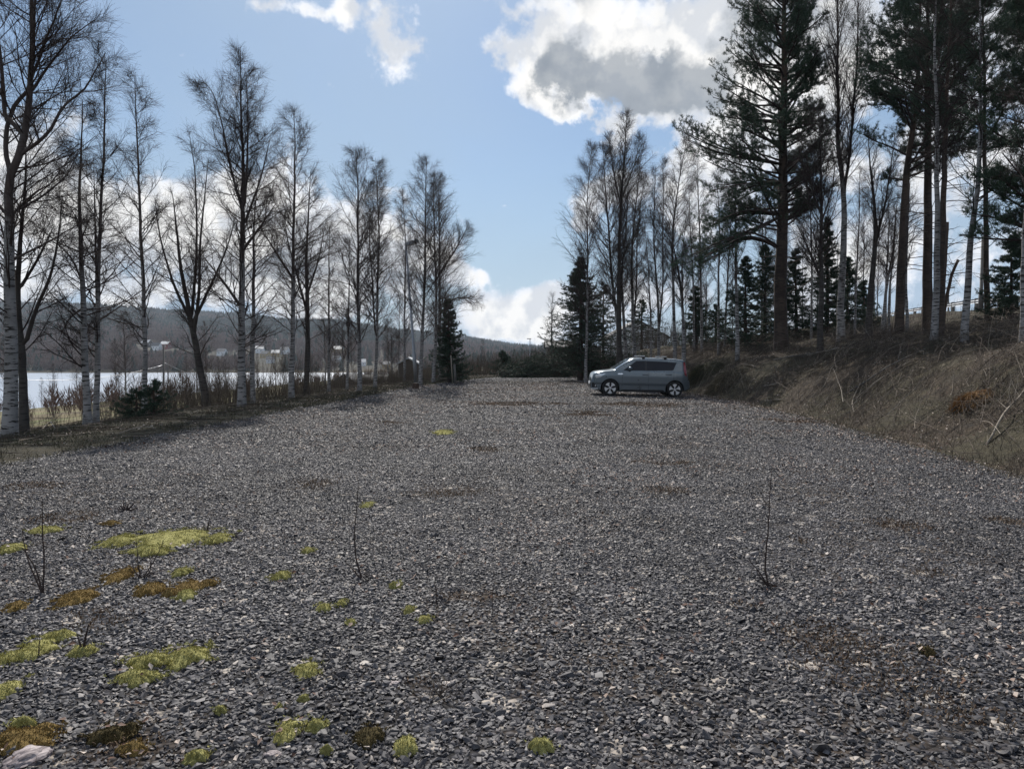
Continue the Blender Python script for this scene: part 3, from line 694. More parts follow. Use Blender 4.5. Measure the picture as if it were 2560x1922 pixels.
bare_tree('birch_tree', 'pale-barked birch with drooping twigs, tall and left of the crossing stems', 'tree',
  [[(898, 976), (897, 850), (893, 700), (894, 560), (893, 470), (886, 375)]], 13, cs=.28, W=2.2, group=G1, dens=1.3, Y=34)
bare_tree('birch_tree', 'birch of two crossing thin stems left of the street lamp', 'tree',
  [[(937, 958), (940, 860), (942, 740), (946, 600), (942, 480), (938, 395)], [(938, 840), (930, 700), (924, 560), (921, 450)]], 10, cs=.3, W=1.6, group=G1, dens=1.2, Y=38)
bare_tree('birch_tree', 'thin birch directly left of the leaning lamp pole', 'tree',
  [[(1011, 954), (1012, 840), (1013, 700), (1013, 600), (1005, 475)]], 8, cs=.28, W=1.6, group=G1, dens=1.2)
bare_tree('birch_tree', 'white leaning birch just right of the lamp pole, beside the cut stump', 'tree',
  [[(1050, 965), (1055, 880), (1060, 780), (1061, 600), (1062, 500), (1066, 398)]], 12, cs=.3, W=2.1, group=G1, dens=1.3)
bare_tree('birch_tree', 'left of the last two white birches before the roadside spruce', 'tree',
  [[(1083, 950), (1087, 850), (1088, 740), (1085, 600), (1083, 500), (1086, 430)]], 10, cs=.3, W=1.7, group=G1, dens=1.1, Y=45)
bare_tree('birch_tree', 'last white birch of the left row, long low boughs reaching right', 'tree',
  [[(1101, 946), (1099, 850), (1100, 740), (1098, 600), (1097, 440)]], 12, cs=.3, W=2.3, group=G1, dens=1.4,
  limbs=[([(1100, 790), (1140, 750), (1197, 752)], 6), ([(1099, 680), (1140, 620), (1170, 570)], 6)])
conifer('spruce_tree', 'dark green spruce behind the last birches of the left row', [[(1126, 958), (1124, 860), (1120, 745)]], 12, Y=46, cs=.05, W=.98, kind='spruce', dens=2.2)
GY = 'young spruces under the slim birch'
conifer('young_spruce_tree', 'small green spruce sapling right of the slim birch foot', [[(385, 1040), (384, 1000), (383, 950)]], 6, Y=21.5, cs=.03, W=.55, kind='spruce', dens=2.0, group=GY)
conifer('young_spruce_tree', 'smaller green spruce sapling left of the slim birch foot', [[(342, 1046), (341, 1010), (340, 975)]], 6, Y=21, cs=.03, W=.5, kind='spruce', dens=2.2, group=GY)
conifer('young_spruce_tree', 'little dark spruce by the brush at the far end of the gravel', [[(1258, 930), (1257, 905), (1256, 878)]], 6, Y=60, cs=.03, W=.8, kind='spruce', dens=2.0)

G2 = 'bare trees behind the car'
bare_tree('birch_tree', 'tallest bare tree behind the car, straight dark trunk right above its bonnet', 'tree',
  [[(1549, 905), (1549, 800), (1549, 650), (1553, 500), (1562, 380), (1568, 278)], [(1553, 520), (1530, 420), (1520, 350)], [(1553, 500), (1590, 400), (1603, 340)]], 15, Y=43, cs=.25, W=1.9, group=G2, dens=1.2, bark='grey_bark', ang=(.35, .7))
bare_tree('birch_tree', 'leaning birch whose top tilts left, foot beside the tallest tree behind the car', 'tree',
  [[(1552, 905), (1540, 780), (1526, 660), (1520, 560), (1512, 450), (1506, 365)]], 10, Y=43.6, cs=.25, W=2.4, group=G2, dens=1.4)
bare_tree('birch_tree', 'white-footed birch immediately right of the tallest tree behind the car', 'tree',
  [[(1566, 896), (1560, 800), (1556, 700), (1566, 560), (1572, 430)]], 9, Y=44, cs=.3, W=1.5, group=G2, dens=.9)
bare_tree('birch_tree', 'twin-stemmed birch rising in front of the white house gable', 'tree',
  [[(1587, 888), (1583, 760), (1580, 640), (1590, 520), (1602, 400)], [(1586, 800), (1594, 700), (1597, 600), (1612, 470), (1620, 430)]], 10, Y=45, cs=.3, W=1.7, group=G2, dens=1.1)
bare_tree('birch_tree', 'thin birch between the big spruce and its tall neighbours', 'tree',
  [[(1465, 925), (1467, 800), (1469, 640), (1468, 500), (1480, 360)]], 7, Y=46, cs=.25, W=2.2, group=G2, dens=1.4)
bare_tree('birch_tree', 'very slender birch crossing the right half of the white house', 'tree',
  [[(1628, 870), (1626, 760), (1620, 660), (1612, 560)]], 5, Y=47, cs=.3, W=1.2, group=G2, dens=.8)
bare_tree('birch_tree', 'reddish tall birch standing over the right end of the white house roof', 'tree',
  [[(1648, 862), (1643, 740), (1634, 620), (1636, 500), (1640, 420)], [(1646, 840), (1654, 720), (1653, 600), (1655, 480), (1652, 400)]], 7, Y=46, cs=.35, W=1.4, group=G2, dens=1.0)
bare_tree('birch_tree', 'birch with weeping crown left of the big pine, above the car tail', 'tree',
  [[(1688, 862), (1686, 740), (1683, 640), (1690, 520), (1703, 430), (1716, 350)]], 9, Y=42, cs=.35, W=2.0, group=G2, dens=1.3)
bare_tree('birch_tree', 'white-footed birch leaning left beside the car tail', 'tree',
  [[(1710, 880), (1708, 800), (1700, 720), (1690, 650), (1672, 560)], [(1708, 800), (1702, 660), (1712, 540)]], 10, Y=38, cs=.4, W=1.3, group=G2, dens=.8)
bare_tree('willow_tree', 'lone small bare tree beside the distant dark gable roof', 'tree',
  [[(1380, 880), (1379, 820), (1380, 780), (1381, 734)]], 5, Y=82, cs=.12, W=1.8, dens=.5, bark='grey_bark', ang=(.25, .6))
conifer('spruce_tree', 'big dark spruce at the far end of the gravel, left of the tall bare trees', [[(1450, 930), (1451, 800), (1452, 640)]], 13, Y=50, cs=.03, W=2.1, kind='spruce', dens=3.2)
conifer('spruce_tree', 'thin see-through spruce just right of the big dark spruce', [[(1508, 900), (1508, 800), (1509, 705)]], 7, Y=54, cs=.15, W=1.5, kind='spruce', dens=.7)
conifer('spruce_tree', 'spruce top standing over the white house gable', [[(1604, 870), (1604, 800), (1603, 748)]], 7, Y=66, cs=.05, W=1.9, kind='spruce', dens=1.2)

G3 = 'pines on the bank'
conifer('pine_tree', 'massive pine left of the others, boughs sweeping down toward the car', [[(1954, 876), (1952, 760), (1958, 600), (1961, 400), (1962, 200), (1965, 0), (1968, -190)]], 33, cs=.28, W=4.0, kind='pine', dens=2.0, bias=.30, group=G3,
  limbs=[([(1936, 640), (1880, 610), (1843, 603), (1780, 630), (1700, 666)], 8), ([(1955, 520), (1880, 560), (1800, 600), (1730, 640)], 8), ([(1958, 420), (1880, 400), (1780, 370), (1715, 335)], 8), ([(1958, 470), (1860, 480), (1790, 500)], 7), ([(1955, 560), (1870, 540), (1780, 560)], 7)])
conifer('pine_tree', 'pine with a trunk leaning right, behind the gap left of the guard rail', [[(2246, 836), (2256, 640), (2262, 500), (2270, 400), (2290, 270), (2300, 100), (2306, -80)]], 23, cs=.42, W=3.8, kind='pine', dens=1.0, group=G3)
conifer('pine_tree', 'straight thick pine with a knob low on its trunk, left of the white birch', [[(2320, 815), (2318, 560), (2318, 330), (2320, 0), (2322, -180)]], 24, Y=31, cs=.46, W=3.7, kind='pine', dens=.85, group=G3)
conifer('pine_tree', 'slim dark pine hugging the right side of the white birch', [[(2348, 835), (2352, 560), (2360, 300), (2372, 0), (2380, -160)]], 17, Y=27, cs=.5, W=3.2, kind='pine', dens=.95, group=G3)
conifer('pine_tree', 'pine at the right edge of the photo with low dark boughs', [[(2640, 870), (2638, 600), (2636, 300), (2630, 0), (2625, -150)]], 26, Y=21, cs=.22, W=2.7, kind='pine', dens=1.5, group=G3, bias=.1)
conifer('pine_tree', 'pine whose crown fills the upper right corner behind the two white birches', [[(2470, 815), (2468, 560), (2462, 300), (2460, 60), (2458, -120)]], 14, Y=32, cs=.45, W=3.6, kind='pine', dens=.95, group=G3)
G4 = 'birches and bare trees on the bank'
bare_tree('birch_tree', 'white birch with black marks rising left of the broken trunk', 'tree', hi=.4, stems_px=[[(2332, 872), (2338, 780), (2342, 640), (2338, 480), (2340, 330), (2335, 100), (2338, -120)]], w=18, Y=24, cs=.5, W=1.5, group=G4)
bare_tree('birch_tree', 'white birch standing in front of the guard rail, nearest the lamp pole', 'tree', hi=.4, stems_px=[[(2411, 858), (2416, 720), (2421, 600), (2437, 480), (2446, 320), (2447, 100), (2449, -120)]], w=18, Y=23, cs=.38, W=1.9, group=G4, ang=(.8, 1.2), limbs=[([(2424, 520), (2480, 470), (2520, 455)], 4)])
bare_tree('birch_tree', 'white birch cut by the right edge of the photo', 'tree', hi=.4, stems_px=[[(2556, 846), (2557, 700), (2562, 540), (2570, 300), (2575, 0)]], w=15, Y=19, cs=.5, W=1.2, group=G4, dens=.6)
bare_tree('birch_tree', 'tall double birch forking high between the big pine and the leaning pine', 'tree',
  [[(2103, 850), (2106, 700), (2110, 580), (2110, 490), (2096, 380), (2092, 200), (2095, 0), (2098, -120)], [(2110, 490), (2126, 380), (2132, 270), (2140, 150), (2140, 20), (2146, -100)]], 19, Y=33, cs=.5, W=2.2, group=G4, dens=1.2, ang=(.35, .7))
bare_tree('alder_tree', 'grey bare tree branching into a wide brown crown right of the massive pine', 'tree',
  [[(2051, 872), (2052, 740), (2052, 620), (2054, 500), (2050, 380), (2045, 270)], [(2052, 700), (2020, 620), (1990, 560)], [(2053, 560), (2085, 470), (2095, 400)], [(2053, 540), (2020, 450), (2005, 370)]], 15, Y=30, cs=.35, W=2.0, group=G4, bark='grey_bark', dens=1.2)
bare_tree('alder_tree', 'dark trunk forking in a narrow V left of the leaning pine', 'tree',
  [[(2170, 842), (2178, 720), (2186, 620), (2184, 520), (2176, 420), (2170, 330)], [(2186, 620), (2206, 520), (2216, 420), (2222, 340)]], 18, Y=31, cs=.45, W=1.4, group=G4, bark='grey_bark', dens=.8, ang=(.3, .6))
for k, (pts, w, Y, lab) in enumerate([
  ([(1755, 868), (1752, 700), (1748, 540), (1744, 380)], 7, 44, 'slim birch left of the massive pine, its top among the pine boughs'),
  ([(1735, 864), (1734, 720), (1728, 600), (1722, 460)], 6, 47, 'thin birch just right of the weeping birch'),
  ([(1797, 862), (1797, 700), (1800, 560), (1790, 420)], 7, 41, 'pale thin birch two trunks left of the massive pine'),
  ([(1812, 858), (1816, 740), (1824, 600), (1830, 480)], 6, 43, 'slightly leaning pale birch between the thin birches left of the massive pine'),
  ([(1844, 876), (1840, 740), (1838, 560), (1836, 420)], 10, 36, 'birch trunk nearest the massive pine on its left side'),
  ([(2028, 850), (2030, 700), (2026, 540), (2020, 400)], 6, 39, 'thin pale birch right behind the massive pine'),
  ([(2137, 836), (2140, 700), (2146, 560), (2150, 420)], 6, 38, 'thin birch right of the tall double birch'),
  ([(2268, 820), (2266, 700), (2270, 560), (2276, 420)], 8, 34, 'reddish thin trunk close to the right side of the leaning pine'),
  ([(2206, 818), (2216, 720), (2232, 620), (2240, 520)], 9, 35, 'lowest leaning stem of the thin cluster left of the leaning pine'),
  ([(2212, 822), (2214, 720), (2220, 600), (2222, 470)], 6, 37, 'upright stem of the thin cluster left of the leaning pine'),
  ([(2222, 824), (2226, 720), (2238, 600), (2244, 480)], 6, 36, 'right-hand stem of the thin cluster left of the leaning pine')]):
    bare_tree('birch_tree', lab, 'tree', [pts], w, Y=Y, cs=.42, W=1.25, dens=.85, group=G4)
GS = 'spruces under the pines'
for px, pb, pt, hw, Y, lab in [
  (1740, 868, 715, 40, 48, 'leftmost spruce of the understorey, left of the pale thin birches'), (1864, 872, 640, 62, 40, 'dense spruce immediately left of the massive pine trunk'),
  (1912, 872, 610, 60, 44, 'spruce half hidden behind the left side of the massive pine trunk'), (1990, 868, 620, 62, 42, 'dense spruce immediately right of the massive pine trunk'),
  (2068, 862, 540, 45, 40, 'tall thin spruce between the wide brown crown and the double birch'), (2118, 852, 640, 55, 43, 'bushy spruce behind the double birch foot'),
  (1790, 864, 760, 40, 52, 'low spruce behind the pale thin birches'), (2160, 842, 700, 40, 45, 'low spruce behind the dark V-forked trunk'),
  (2528, 800, 590, 60, 30, 'spruce above the end of the guard rail at the right')]:
    conifer('spruce_tree', lab, [[(px, pb), (px, (pb + pt) / 2), (px, pt)]], 9, Y=Y, cs=.04, W=hw / F * Y * .9, kind='spruce', dens=1.6, group=GS)
# bare young trees deep in the wood and by the lake: copies of one birch
proto = bare_tree('bare_sapling_tree', 'thin bare tree deep in the wood behind the pines', 'tree', [[(1905, 850), (1904, 700), (1906, 560), (1904, 440)]], 6, Y=56, cs=.3, W=1.7, dens=.9, group='thin bare trees deep in the wood')
for k in range(26):
    y = rng.uniform(50, 85); px = rng.uniform(1700, 2240); x = (px - 1280) / F * y
    copy_tree(proto, (x, y, ground(x, y) - .1), rng.uniform(0, 6.28), (rng.uniform(.6, 1.0), rng.uniform(.5, .95)), 'thin bare tree deep in the wood behind the pines', 'thin bare trees deep in the wood')
for k in range(46):
    y = rng.uniform(48, 200); px = rng.uniform(-150, 1240) ; x = (px - 1280) / F * y
    if XL(y) - x < 9 or ground(x, y) < -11.5: continue
    s = rng.uniform(.55, .85)
    copy_tree(proto, (x, y, ground(x, y) - .1), rng.uniform(0, 6.28), (s * rng.uniform(1, 1.5), s), 'small bare tree on the slope down to the lake', 'bare trees on the slope down to the lake')
print('trees', TREES)

# ------------------------------------------------------------------ car
def car():
    paint, pt, pb = material('slate_paint', .32, .55, .5)
    pb.inputs['Base Color'].default_value = (.115, .145, .17, 1); pb.inputs['Coat Weight'].default_value = .8; pb.inputs['Coat Roughness'].default_value = .06
    fl = pt.noise(pt.node('ShaderNodeTexCoord').outputs['Object'], 1.6, 5)
    pt.link(pt.ss(fl, .35, .7, .26, .40), pb.inputs['Roughness'])
    dark = simple('black_plastic', (.018, .018, .02), .55, var=.1); rub = simple('tyre_rubber', (.022, .022, .023), .8, var=.2, bump=.2)
    glass = simple('tinted_glass', (.016, .020, .030), .10, 0, .12, var=.3, scale=2); shield = simple('windscreen_glass', (.22, .27, .32), .12, .35, 1, var=.15, scale=3, coat=1)  # windscreen base is pale: bright sky reflection put into its colour
    alloy = simple('alloy', (.62, .63, .65), .35, .5, var=.08); lens = simple('lamp_lens', (.55, .58, .62), .08, .4, .6, coat=1, var=.25, scale=20)
    redl = simple('tail_lens', (.20, .015, .02), .12, 0, .6, coat=1); chrome = simple('chrome', (.6, .6, .62), .12, 1)
    cc = lambda x, y: ((x - 1150) / 421.7, (872 + (x - 1150) * .0231 - y) / 421.7)
    TX, TZ = zip(*[(-2.15, .60), (-2.13, .70), (-2.06, .86), (-2.0, .92), (-1.86, .965), (-1.54, 1.015), (-1.13, 1.06), (-.98, 1.17), (-.72, 1.345), (-.50, 1.485), (-.38, 1.535), (-.2, 1.555), (.15, 1.565), (.8, 1.56), (1.3, 1.545), (1.66, 1.515), (1.70, 1.46), (1.745, 1.2), (1.80, .86), (1.89, .70), (1.91, .55)])
    top = lambda x: np.interp(x, TX, TZ)
    bot = lambda x: np.interp(x, [-2.15, -2.0, -1.75, -.95, 1.0, 1.6, 1.80, 1.91], [.26, .22, .20, .185, .185, .24, .29, .36])
    plan = lambda x: np.interp(x, [-2.15, -2.10, -2.0, -1.85, -1.6, -1.2, 0, 1.3, 1.6, 1.80, 1.91], [.56, .66, .76, .83, .875, .90, .905, .90, .875, .82, .74])
    prof = lambda z: np.interp(z, [0, .25, .45, .52, .80, .98, 1.06, 1.42, 1.55], [.93, .965, .975, .995, 1.0, .985, .955, .80, .72])
    def ys(x, z): return plan(x) * prof(z)
    xs = np.concatenate([np.linspace(-2.15, -1.8, 12), np.linspace(-1.77, 1.6, 74), np.linspace(1.63, 1.91, 14)])
    nb, ns, na = 3, 26, 14; ring = []
    for x in xs:
        T = float(top(x)); B = float(bot(x)); r = float(np.interp(x, [-2.15, -1.9, -1.2, -.9, -.3, 1.5, 1.91], [.10, .10, .055, .05, .10, .10, .12])); zs = T - r
        half = [(f * ys(x, B), B) for f in np.linspace(0, .93, nb)]
        half += [(ys(x, z), z) for z in np.linspace(B + .04, zs, ns)]
        y0 = ys(x, zs)
        for th in np.linspace(0, math.pi / 2, na)[1:]: half.append((y0 * max(0, math.cos(th)) ** (2 / 3.2), zs + r * math.sin(th) ** (2 / 2.2)))
        half[-1] = (0, T)
        ring.append([(x, -y, z) for y, z in half] + [(x, y, z) for y, z in half[-2:0:-1]])
    V = np.array(ring); n = V.shape[1]; i = np.arange(len(xs) - 1)[:, None] * n; j = np.arange(n)[None]
    f = np.stack([i + j, i + (j + 1) % n, i + n + (j + 1) % n, i + n + j], -1).reshape(-1, 4)
    e = empty('parked_car', (0, 0, 0), 'slate grey boxy hatchback with roof bars parked side-on on the gravel', 'car')
    gb = Geo().add(V, f, 0, True); gb.faces(V[0], [tuple(range(n))], 0); gb.faces(V[-1], [tuple(range(n))[::-1]], 0)
    body = gb.build('body', [paint, dark], e, fix=True)
    bm = bmesh.new(); bm.from_mesh(body.data); bmesh.ops.remove_doubles(bm, verts=bm.verts, dist=1e-5); bmesh.ops.recalc_face_normals(bm, faces=bm.faces); bm.to_mesh(body.data); bm.free()
    cuts = []
    for wx in (-1.285, 1.285):
        for sy in (-1, 1):
            c = [(wx + .375 * math.cos(a), .315 + .375 * math.sin(a)) for a in np.linspace(0, 2 * math.pi, 40, endpoint=False)]
            g = Geo(); v = []
            g.prism([(p[0], p[1]) for p in c], 1, .60 * sy, 1.1 * sy); o = g.build('cut', [dark], None, fix=True)
            cuts.append(o)
    for c in cuts:
        md = body.modifiers.new('b', 'BOOLEAN'); md.operation = 'DIFFERENCE'; md.object = c; md.solver = 'EXACT'; md.material_mode = 'TRANSFER'
    dg = bpy.context.evaluated_depsgraph_get(); dg.update(); me = bpy.data.meshes.new_from_object(body.evaluated_get(dg))
    body.modifiers.clear(); body.data = me
    for c in cuts: bpy.data.objects.remove(c)
    me.set_sharp_from_angle(angle=rad(28))
    def panel(name, low, up, mat, side=-1, off=.006, parent=e, thick=.0, n=10):
        """strip on the body's side between two polylines given as (x, z)"""
        def rs(p, m):
            p = np.array(p, float); s = np.concatenate([[0], np.cumsum(np.linalg.norm(np.diff(p, axis=0), axis=1))]); q = np.linspace(0, s[-1], m)
            return np.stack([np.interp(q, s, p[:, 0]), np.interp(q, s, p[:, 1])], -1)
        a, b = rs(low, 30), rs(up, 30); Q = a[None] * (1 - np.linspace(0, 1, n))[:, None, None] + b[None] * np.linspace(0, 1, n)[:, None, None]
        y = ys(Q[..., 0], Q[..., 1]); V = []
        for o in (off, -.01): V.append(np.stack([Q[..., 0], side * (y + o), Q[..., 1]], -1))
        V = np.stack(V); m = n * 30; idx = np.arange(m).reshape(n, 30); fl = []
        fa = np.stack([idx[:-1, :-1], idx[:-1, 1:], idx[1:, 1:], idx[1:, :-1]], -1).reshape(-1, 4)
        bd = np.concatenate([idx[0], idx[1:, -1], idx[-1, -2::-1], idx[-2:0:-1, 0]]); b2 = np.roll(bd, -1)
        g = Geo().add(V.reshape(-1, 3), [fa, np.stack([bd, b2, b2 + m, bd + m], -1)], 0, False)
        return g.build(name, mat, parent, fix=True)
    for side in (-1, 1):
        L = lambda *p: [cc(*q) for q in p]
        panel('front_window', L((815, 434), (960, 434), (1185, 436)), L((1010, 296), (1040, 274), (1185, 272)), glass, side)
        panel('rear_window', L((1215, 437), (1640, 434), (1662, 424)), L((1215, 274), (1500, 286), (1722, 302)), glass, side)
        panel('window_pillar', L((1187, 437), (1213, 437)), L((1187, 270), (1213, 271)), dark, side, .004)
        panel('headlight', L((322, 530), (345, 560), (440, 548)), L((330, 505), (400, 490), (530, 484)), lens, side, .012)
        panel('taillight', L((1832, 430), (1850, 500), (1888, 540)), L((1836, 292), (1862, 296), (1880, 370)), redl, side, .012)
        panel('sill', L((770, 790), (1530, 800)), L((800, 752), (1500, 760)), dark, side, .008)
        panel('fender_badge', L((735, 500), (812, 500)), L((722, 480), (812, 480)), chrome, side, .006)
        fi = panel('bumper_intake', L((262, 718), (375, 716)), L((262, 640), (300, 640)), dark, side, .006)
        g = Geo(); x, z = cc(338, 690); yy = ys(x, z)
        th = np.linspace(0, 2 * math.pi, 16, endpoint=False)
        g.prism([(x + .035 * math.cos(a), z + .035 * math.sin(a)) for a in th], 1, side * (yy - .01), side * (yy + .012)); g.build('fog_light', lens, fi, fix=True)
        panel('bumper_trim', L((250, 748), (385, 745)), L((250, 732), (378, 728)), alloy, side, .012)
        for x0 in (805, 1248, 1668):
            panel('door_seam', L((x0 - 2, 780 if x0 < 1600 else 600), (x0 + 2, 780 if x0 < 1600 else 600)), L((x0 - 2, 440), (x0 + 2, 440)), dark, side, .002)
        for hx in (1190, 1582):
            g = Geo(); x, z = cc(hx, 502); yy = ys(x, z) + .02
            g.tube([(x - .10, side * (yy - .02), z), (x - .07, side * (yy + .012), z), (x + .05, side * (yy + .012), z - .003), (x + .11, side * (yy - .02), z - .006)], .016, 8)
            g.build('door_handle', paint, e)
        # mirror
        g = Geo(); x, z = cc(925, 402)
        for k in range(9):
            pass
        bm = bmesh.new(); bmesh.ops.create_uvsphere(bm, u_segments=20, v_segments=12, radius=1)
        me2 = bpy.data.meshes.new('mirror')
        for v_ in bm.verts: v_.co = Vector((x + v_.co.x * .075 * (1.2 if v_.co.x > 0 else 1), side * (1.00 + v_.co.y * .11), z + v_.co.z * .080 * (.8 if v_.co.z < 0 else 1)))
        for f_ in bm.faces: f_.smooth = True
        bm.to_mesh(me2); bm.free(); me2.materials.append(paint); o = bpy.data.objects.new('mirror', me2); COL.objects.link(o); o.parent = e
        Geo().tube([(x, side * .87, z - .10), (x, side * .93, z - .07), (x, side * 1.0, z - .03)], .025, 8).build('mirror_stalk', dark, o)
    # glass on the sloping top
    def topglass(name, x0, x1, t0, mat):
        X = np.linspace(x0, x1, 12); th = np.linspace(t0, math.pi - t0, 24); V = []
        for x in X:
            T = float(top(x)); r = float(np.interp(x, [-2.15, -1.9, -1.2, -.9, -.3, 1.5, 1.91], [.10, .10, .055, .05, .10, .10, .12])); zs = T - r; y0 = ys(x, zs)
            for a in th: c = math.cos(a); V.append((x - (.008 if x0 < 0 else -.008), -math.copysign(abs(c) ** (2 / 3.2), c) * y0, zs + r * math.sin(a) ** (2 / 2.2) + .008))
        i = np.arange(11)[:, None] * 24 + np.arange(23)[None]; f = np.stack([i, i + 1, i + 25, i + 24], -1).reshape(-1, 4)
        Geo().add(V, f, 0, True).build(name, mat, e, fix=True)
    topglass('windscreen', -1.09, -.46, .32, shield); topglass('rear_window', 1.68, 1.75, .35, glass)
    # wheels
    for wx in (-1.285, 1.285):
        for sy in (-1, 1):
            w = empty('wheel', (wx, sy * .80, .315)); w.parent = e; w.rotation_euler = (0, .35 if wx < 0 else .9, 0)
            pr = [(.225, -.09), (.235, -.105), (.29, -.11), (.308, -.09), (.315, -.05), (.315, .05), (.308, .09), (.29, .11), (.235, .105), (.225, .09)]
            def lathe(pr, m):
                th = np.linspace(0, 2 * np.pi, m, endpoint=False); V = np.array([[r * math.cos(a), y, r * math.sin(a)] for r, y in pr for a in th]); k = len(pr)
                i = np.arange(k)[:, None] * m; i2 = ((np.arange(k) + 1) % k)[:, None] * m; j = np.arange(m)[None]; j2 = (j + 1) % m
                return V, np.stack([i + j, i + j2, i2 + j2, i2 + j], -1).reshape(-1, 4)
            Geo().add(*lathe(pr, 48), 0, True).build('tyre', rub, w, fix=True)
            g = Geo(); g.prism([(.226 * math.cos(a), .226 * math.sin(a)) for a in np.linspace(0, 2 * math.pi, 40, endpoint=False)], 1, sy * .02, sy * .06, 1)
            for k in range(5):
                a0 = k * 2 * math.pi / 5; P = []
                for rr, da in ((.030, -.30), (.10, -.20), (.16, -.33), (.215, -.44), (.222, -.2), (.224, 0), (.222, .2), (.215, .44), (.16, .33), (.10, .20), (.030, .30)): P.append((rr * math.cos(a0 + da), rr * math.sin(a0 + da)))
                g.prism(P, 1, sy * .058, sy * .092, 0)
            g.prism([(.035 * math.cos(a), .035 * math.sin(a)) for a in np.linspace(0, 2 * math.pi, 16, endpoint=False)], 1, sy * .058, sy * .099, 0)
            g.build('rim', [alloy, dark], w, fix=True)
    # roof bars
    for cx in (1165, 1530):
        x = cc(cx, 0)[0]; zt = float(top(x)); g = Geo()
        g.tube([(x, y, zt + .045 - .015 * abs(y)) for y in np.linspace(-.66, .66, 9)], .018, 8, 0)
        bar = g.build('roof_bar', dark, e)
        for sy in (-1, 1):
            f = Geo(); f.box((x, sy * .655, zt - .01), (.11, .06, .11)); f.build('foot', dark, bar)
            Geo().box((x - .05, sy * .66, zt + .052), (.19, .09, .035)).build('end_cap', alloy, bar)
    g = Geo(); g.box((-2.135, 0, .42), (.06, 1.0, .16)); g.build('grille', dark, e)
    Geo().box((-2.155, 0, .50), (.03, .50, .11)).build('number_plate', M['white'], e)
    for ch in list(e.children) + [c2 for c1 in e.children for c2 in c1.children]:
        if ch.type == 'MESH' and ch.parent.name.split('.')[0] != 'wheel':
            for v_ in ch.data.vertices:
                if v_.co.x < -1.66: v_.co.x = -1.66 + (v_.co.x + 1.66) * .74
    e.scale = (1.02,) * 3; e.rotation_euler = (0, .026, 0)
    xc = 5.28; e.location = (xc, 31.35, ground(xc, 31.35) + .012)
    return e
car()

# ------------------------------------------------------------------ buildings, posts, rail
def house(name, label, cat, c, w, d, hw, hr, wall, roof, rz=0, gable_x=False, win=0, group=None, over=.3):
    e = empty(name, c, label, cat, group, rz); h = w / 2; t = .12
    # ridge along local y (gable faces the camera); gable_x turns it by a quarter
    if gable_x: e.rotation_euler[2] += math.pi / 2
    g = Geo(); g.prism([(-h, -1.5), (h, -1.5), (h, hw), (0, hr), (-h, hw)], 1, -d / 2, d / 2); g.build('wall', wall, e, fix=True)
    s = (hr - hw) / h; o = over
    g = Geo(); P = [(-h - o, hw - o * s + .02), (0, hr + .02), (h + o, hw - o * s + .02), (h + o, hw - o * s + .02 + t), (0, hr + .02 + t), (-h - o, hw - o * s + .02 + t)]
    g.prism(P, 1, -d / 2 - o, d / 2 + o); g.build('roof', roof, e, fix=True)
    for k in range(win):
        x = (k + .5) / win * w * .8 - w * .4
        f = Geo().box((x, -d / 2 - .02, hw * .55), (w * .13, .06, hw * .34)).build('window', M['white'], e)
        Geo().box((x, -d / 2 - .06, hw * .55), (w * .10, .03, hw * .27)).build('pane', M['pane'], f)
        if gable_x:
            y = (k + .5) / win * d * .8 - d * .4
            f = Geo().box((-h - .02, y, hw * .55), (.06, d * .10, hw * .36)).build('window', M['white'], e)
            Geo().box((-h - .06, y, hw * .55), (.03, d * .08, hw * .28)).build('pane', M['pane'], f)
    return e
Y = 84; c = at(1596, 870, Y); gz = ground(c[0], Y); ap = at(1596, 803, Y)[2] - gz; ev = at(1596, 842, Y)[2] - gz
house('white_house', 'white house with a pale gable behind the bare trees above the car', 'house', (c[0], Y + 4, gz), 6.4, 8, ev, ap, M['white'], M['roof'], win=0, over=.35)
Y = 92; c = at(1402, 870, Y); gz = ground(c[0], Y)
house('dark_roofed_house', 'small house with dark roof left of the big spruce, beyond the gravel', 'house', (c[0], Y + 2.5, gz), 4.6, 3.2, at(0, 868, Y)[2] - gz, at(0, 853, Y)[2] - gz, M['wood'], M['roof'], gable_x=True)
Y = 62; c = at(1024, 930, Y); gz = ground(c[0], Y)
house('shed', 'narrow dark shed with a pointed roof behind the foot of the lamp pole', 'shed', (c[0], Y, gz), 1.5, 1.8, at(0, 909, Y)[2] - gz, at(0, 897, Y)[2] - gz, M['wood'], M['pale'], over=.12)
Y = 88; c = at(872, 970, Y); gz = ground(c[0], Y)
house('boathouse', 'low dark boathouse by the lake seen between the middle birches', 'shed', (c[0], Y, gz), 2.6, 5, 1.0, 1.9, M['wood'], M['roof'], over=.2)
c = at(928, 970, Y); gz = ground(c[0], Y)
house('boathouse', 'long flat dark shed right of the pointed boathouse by the lake', 'shed', (c[0], Y + 1, gz), 3, 3.4, 1.0, 1.5, M['wood'], M['roof'], gable_x=True, over=.2)
HOUSES = []
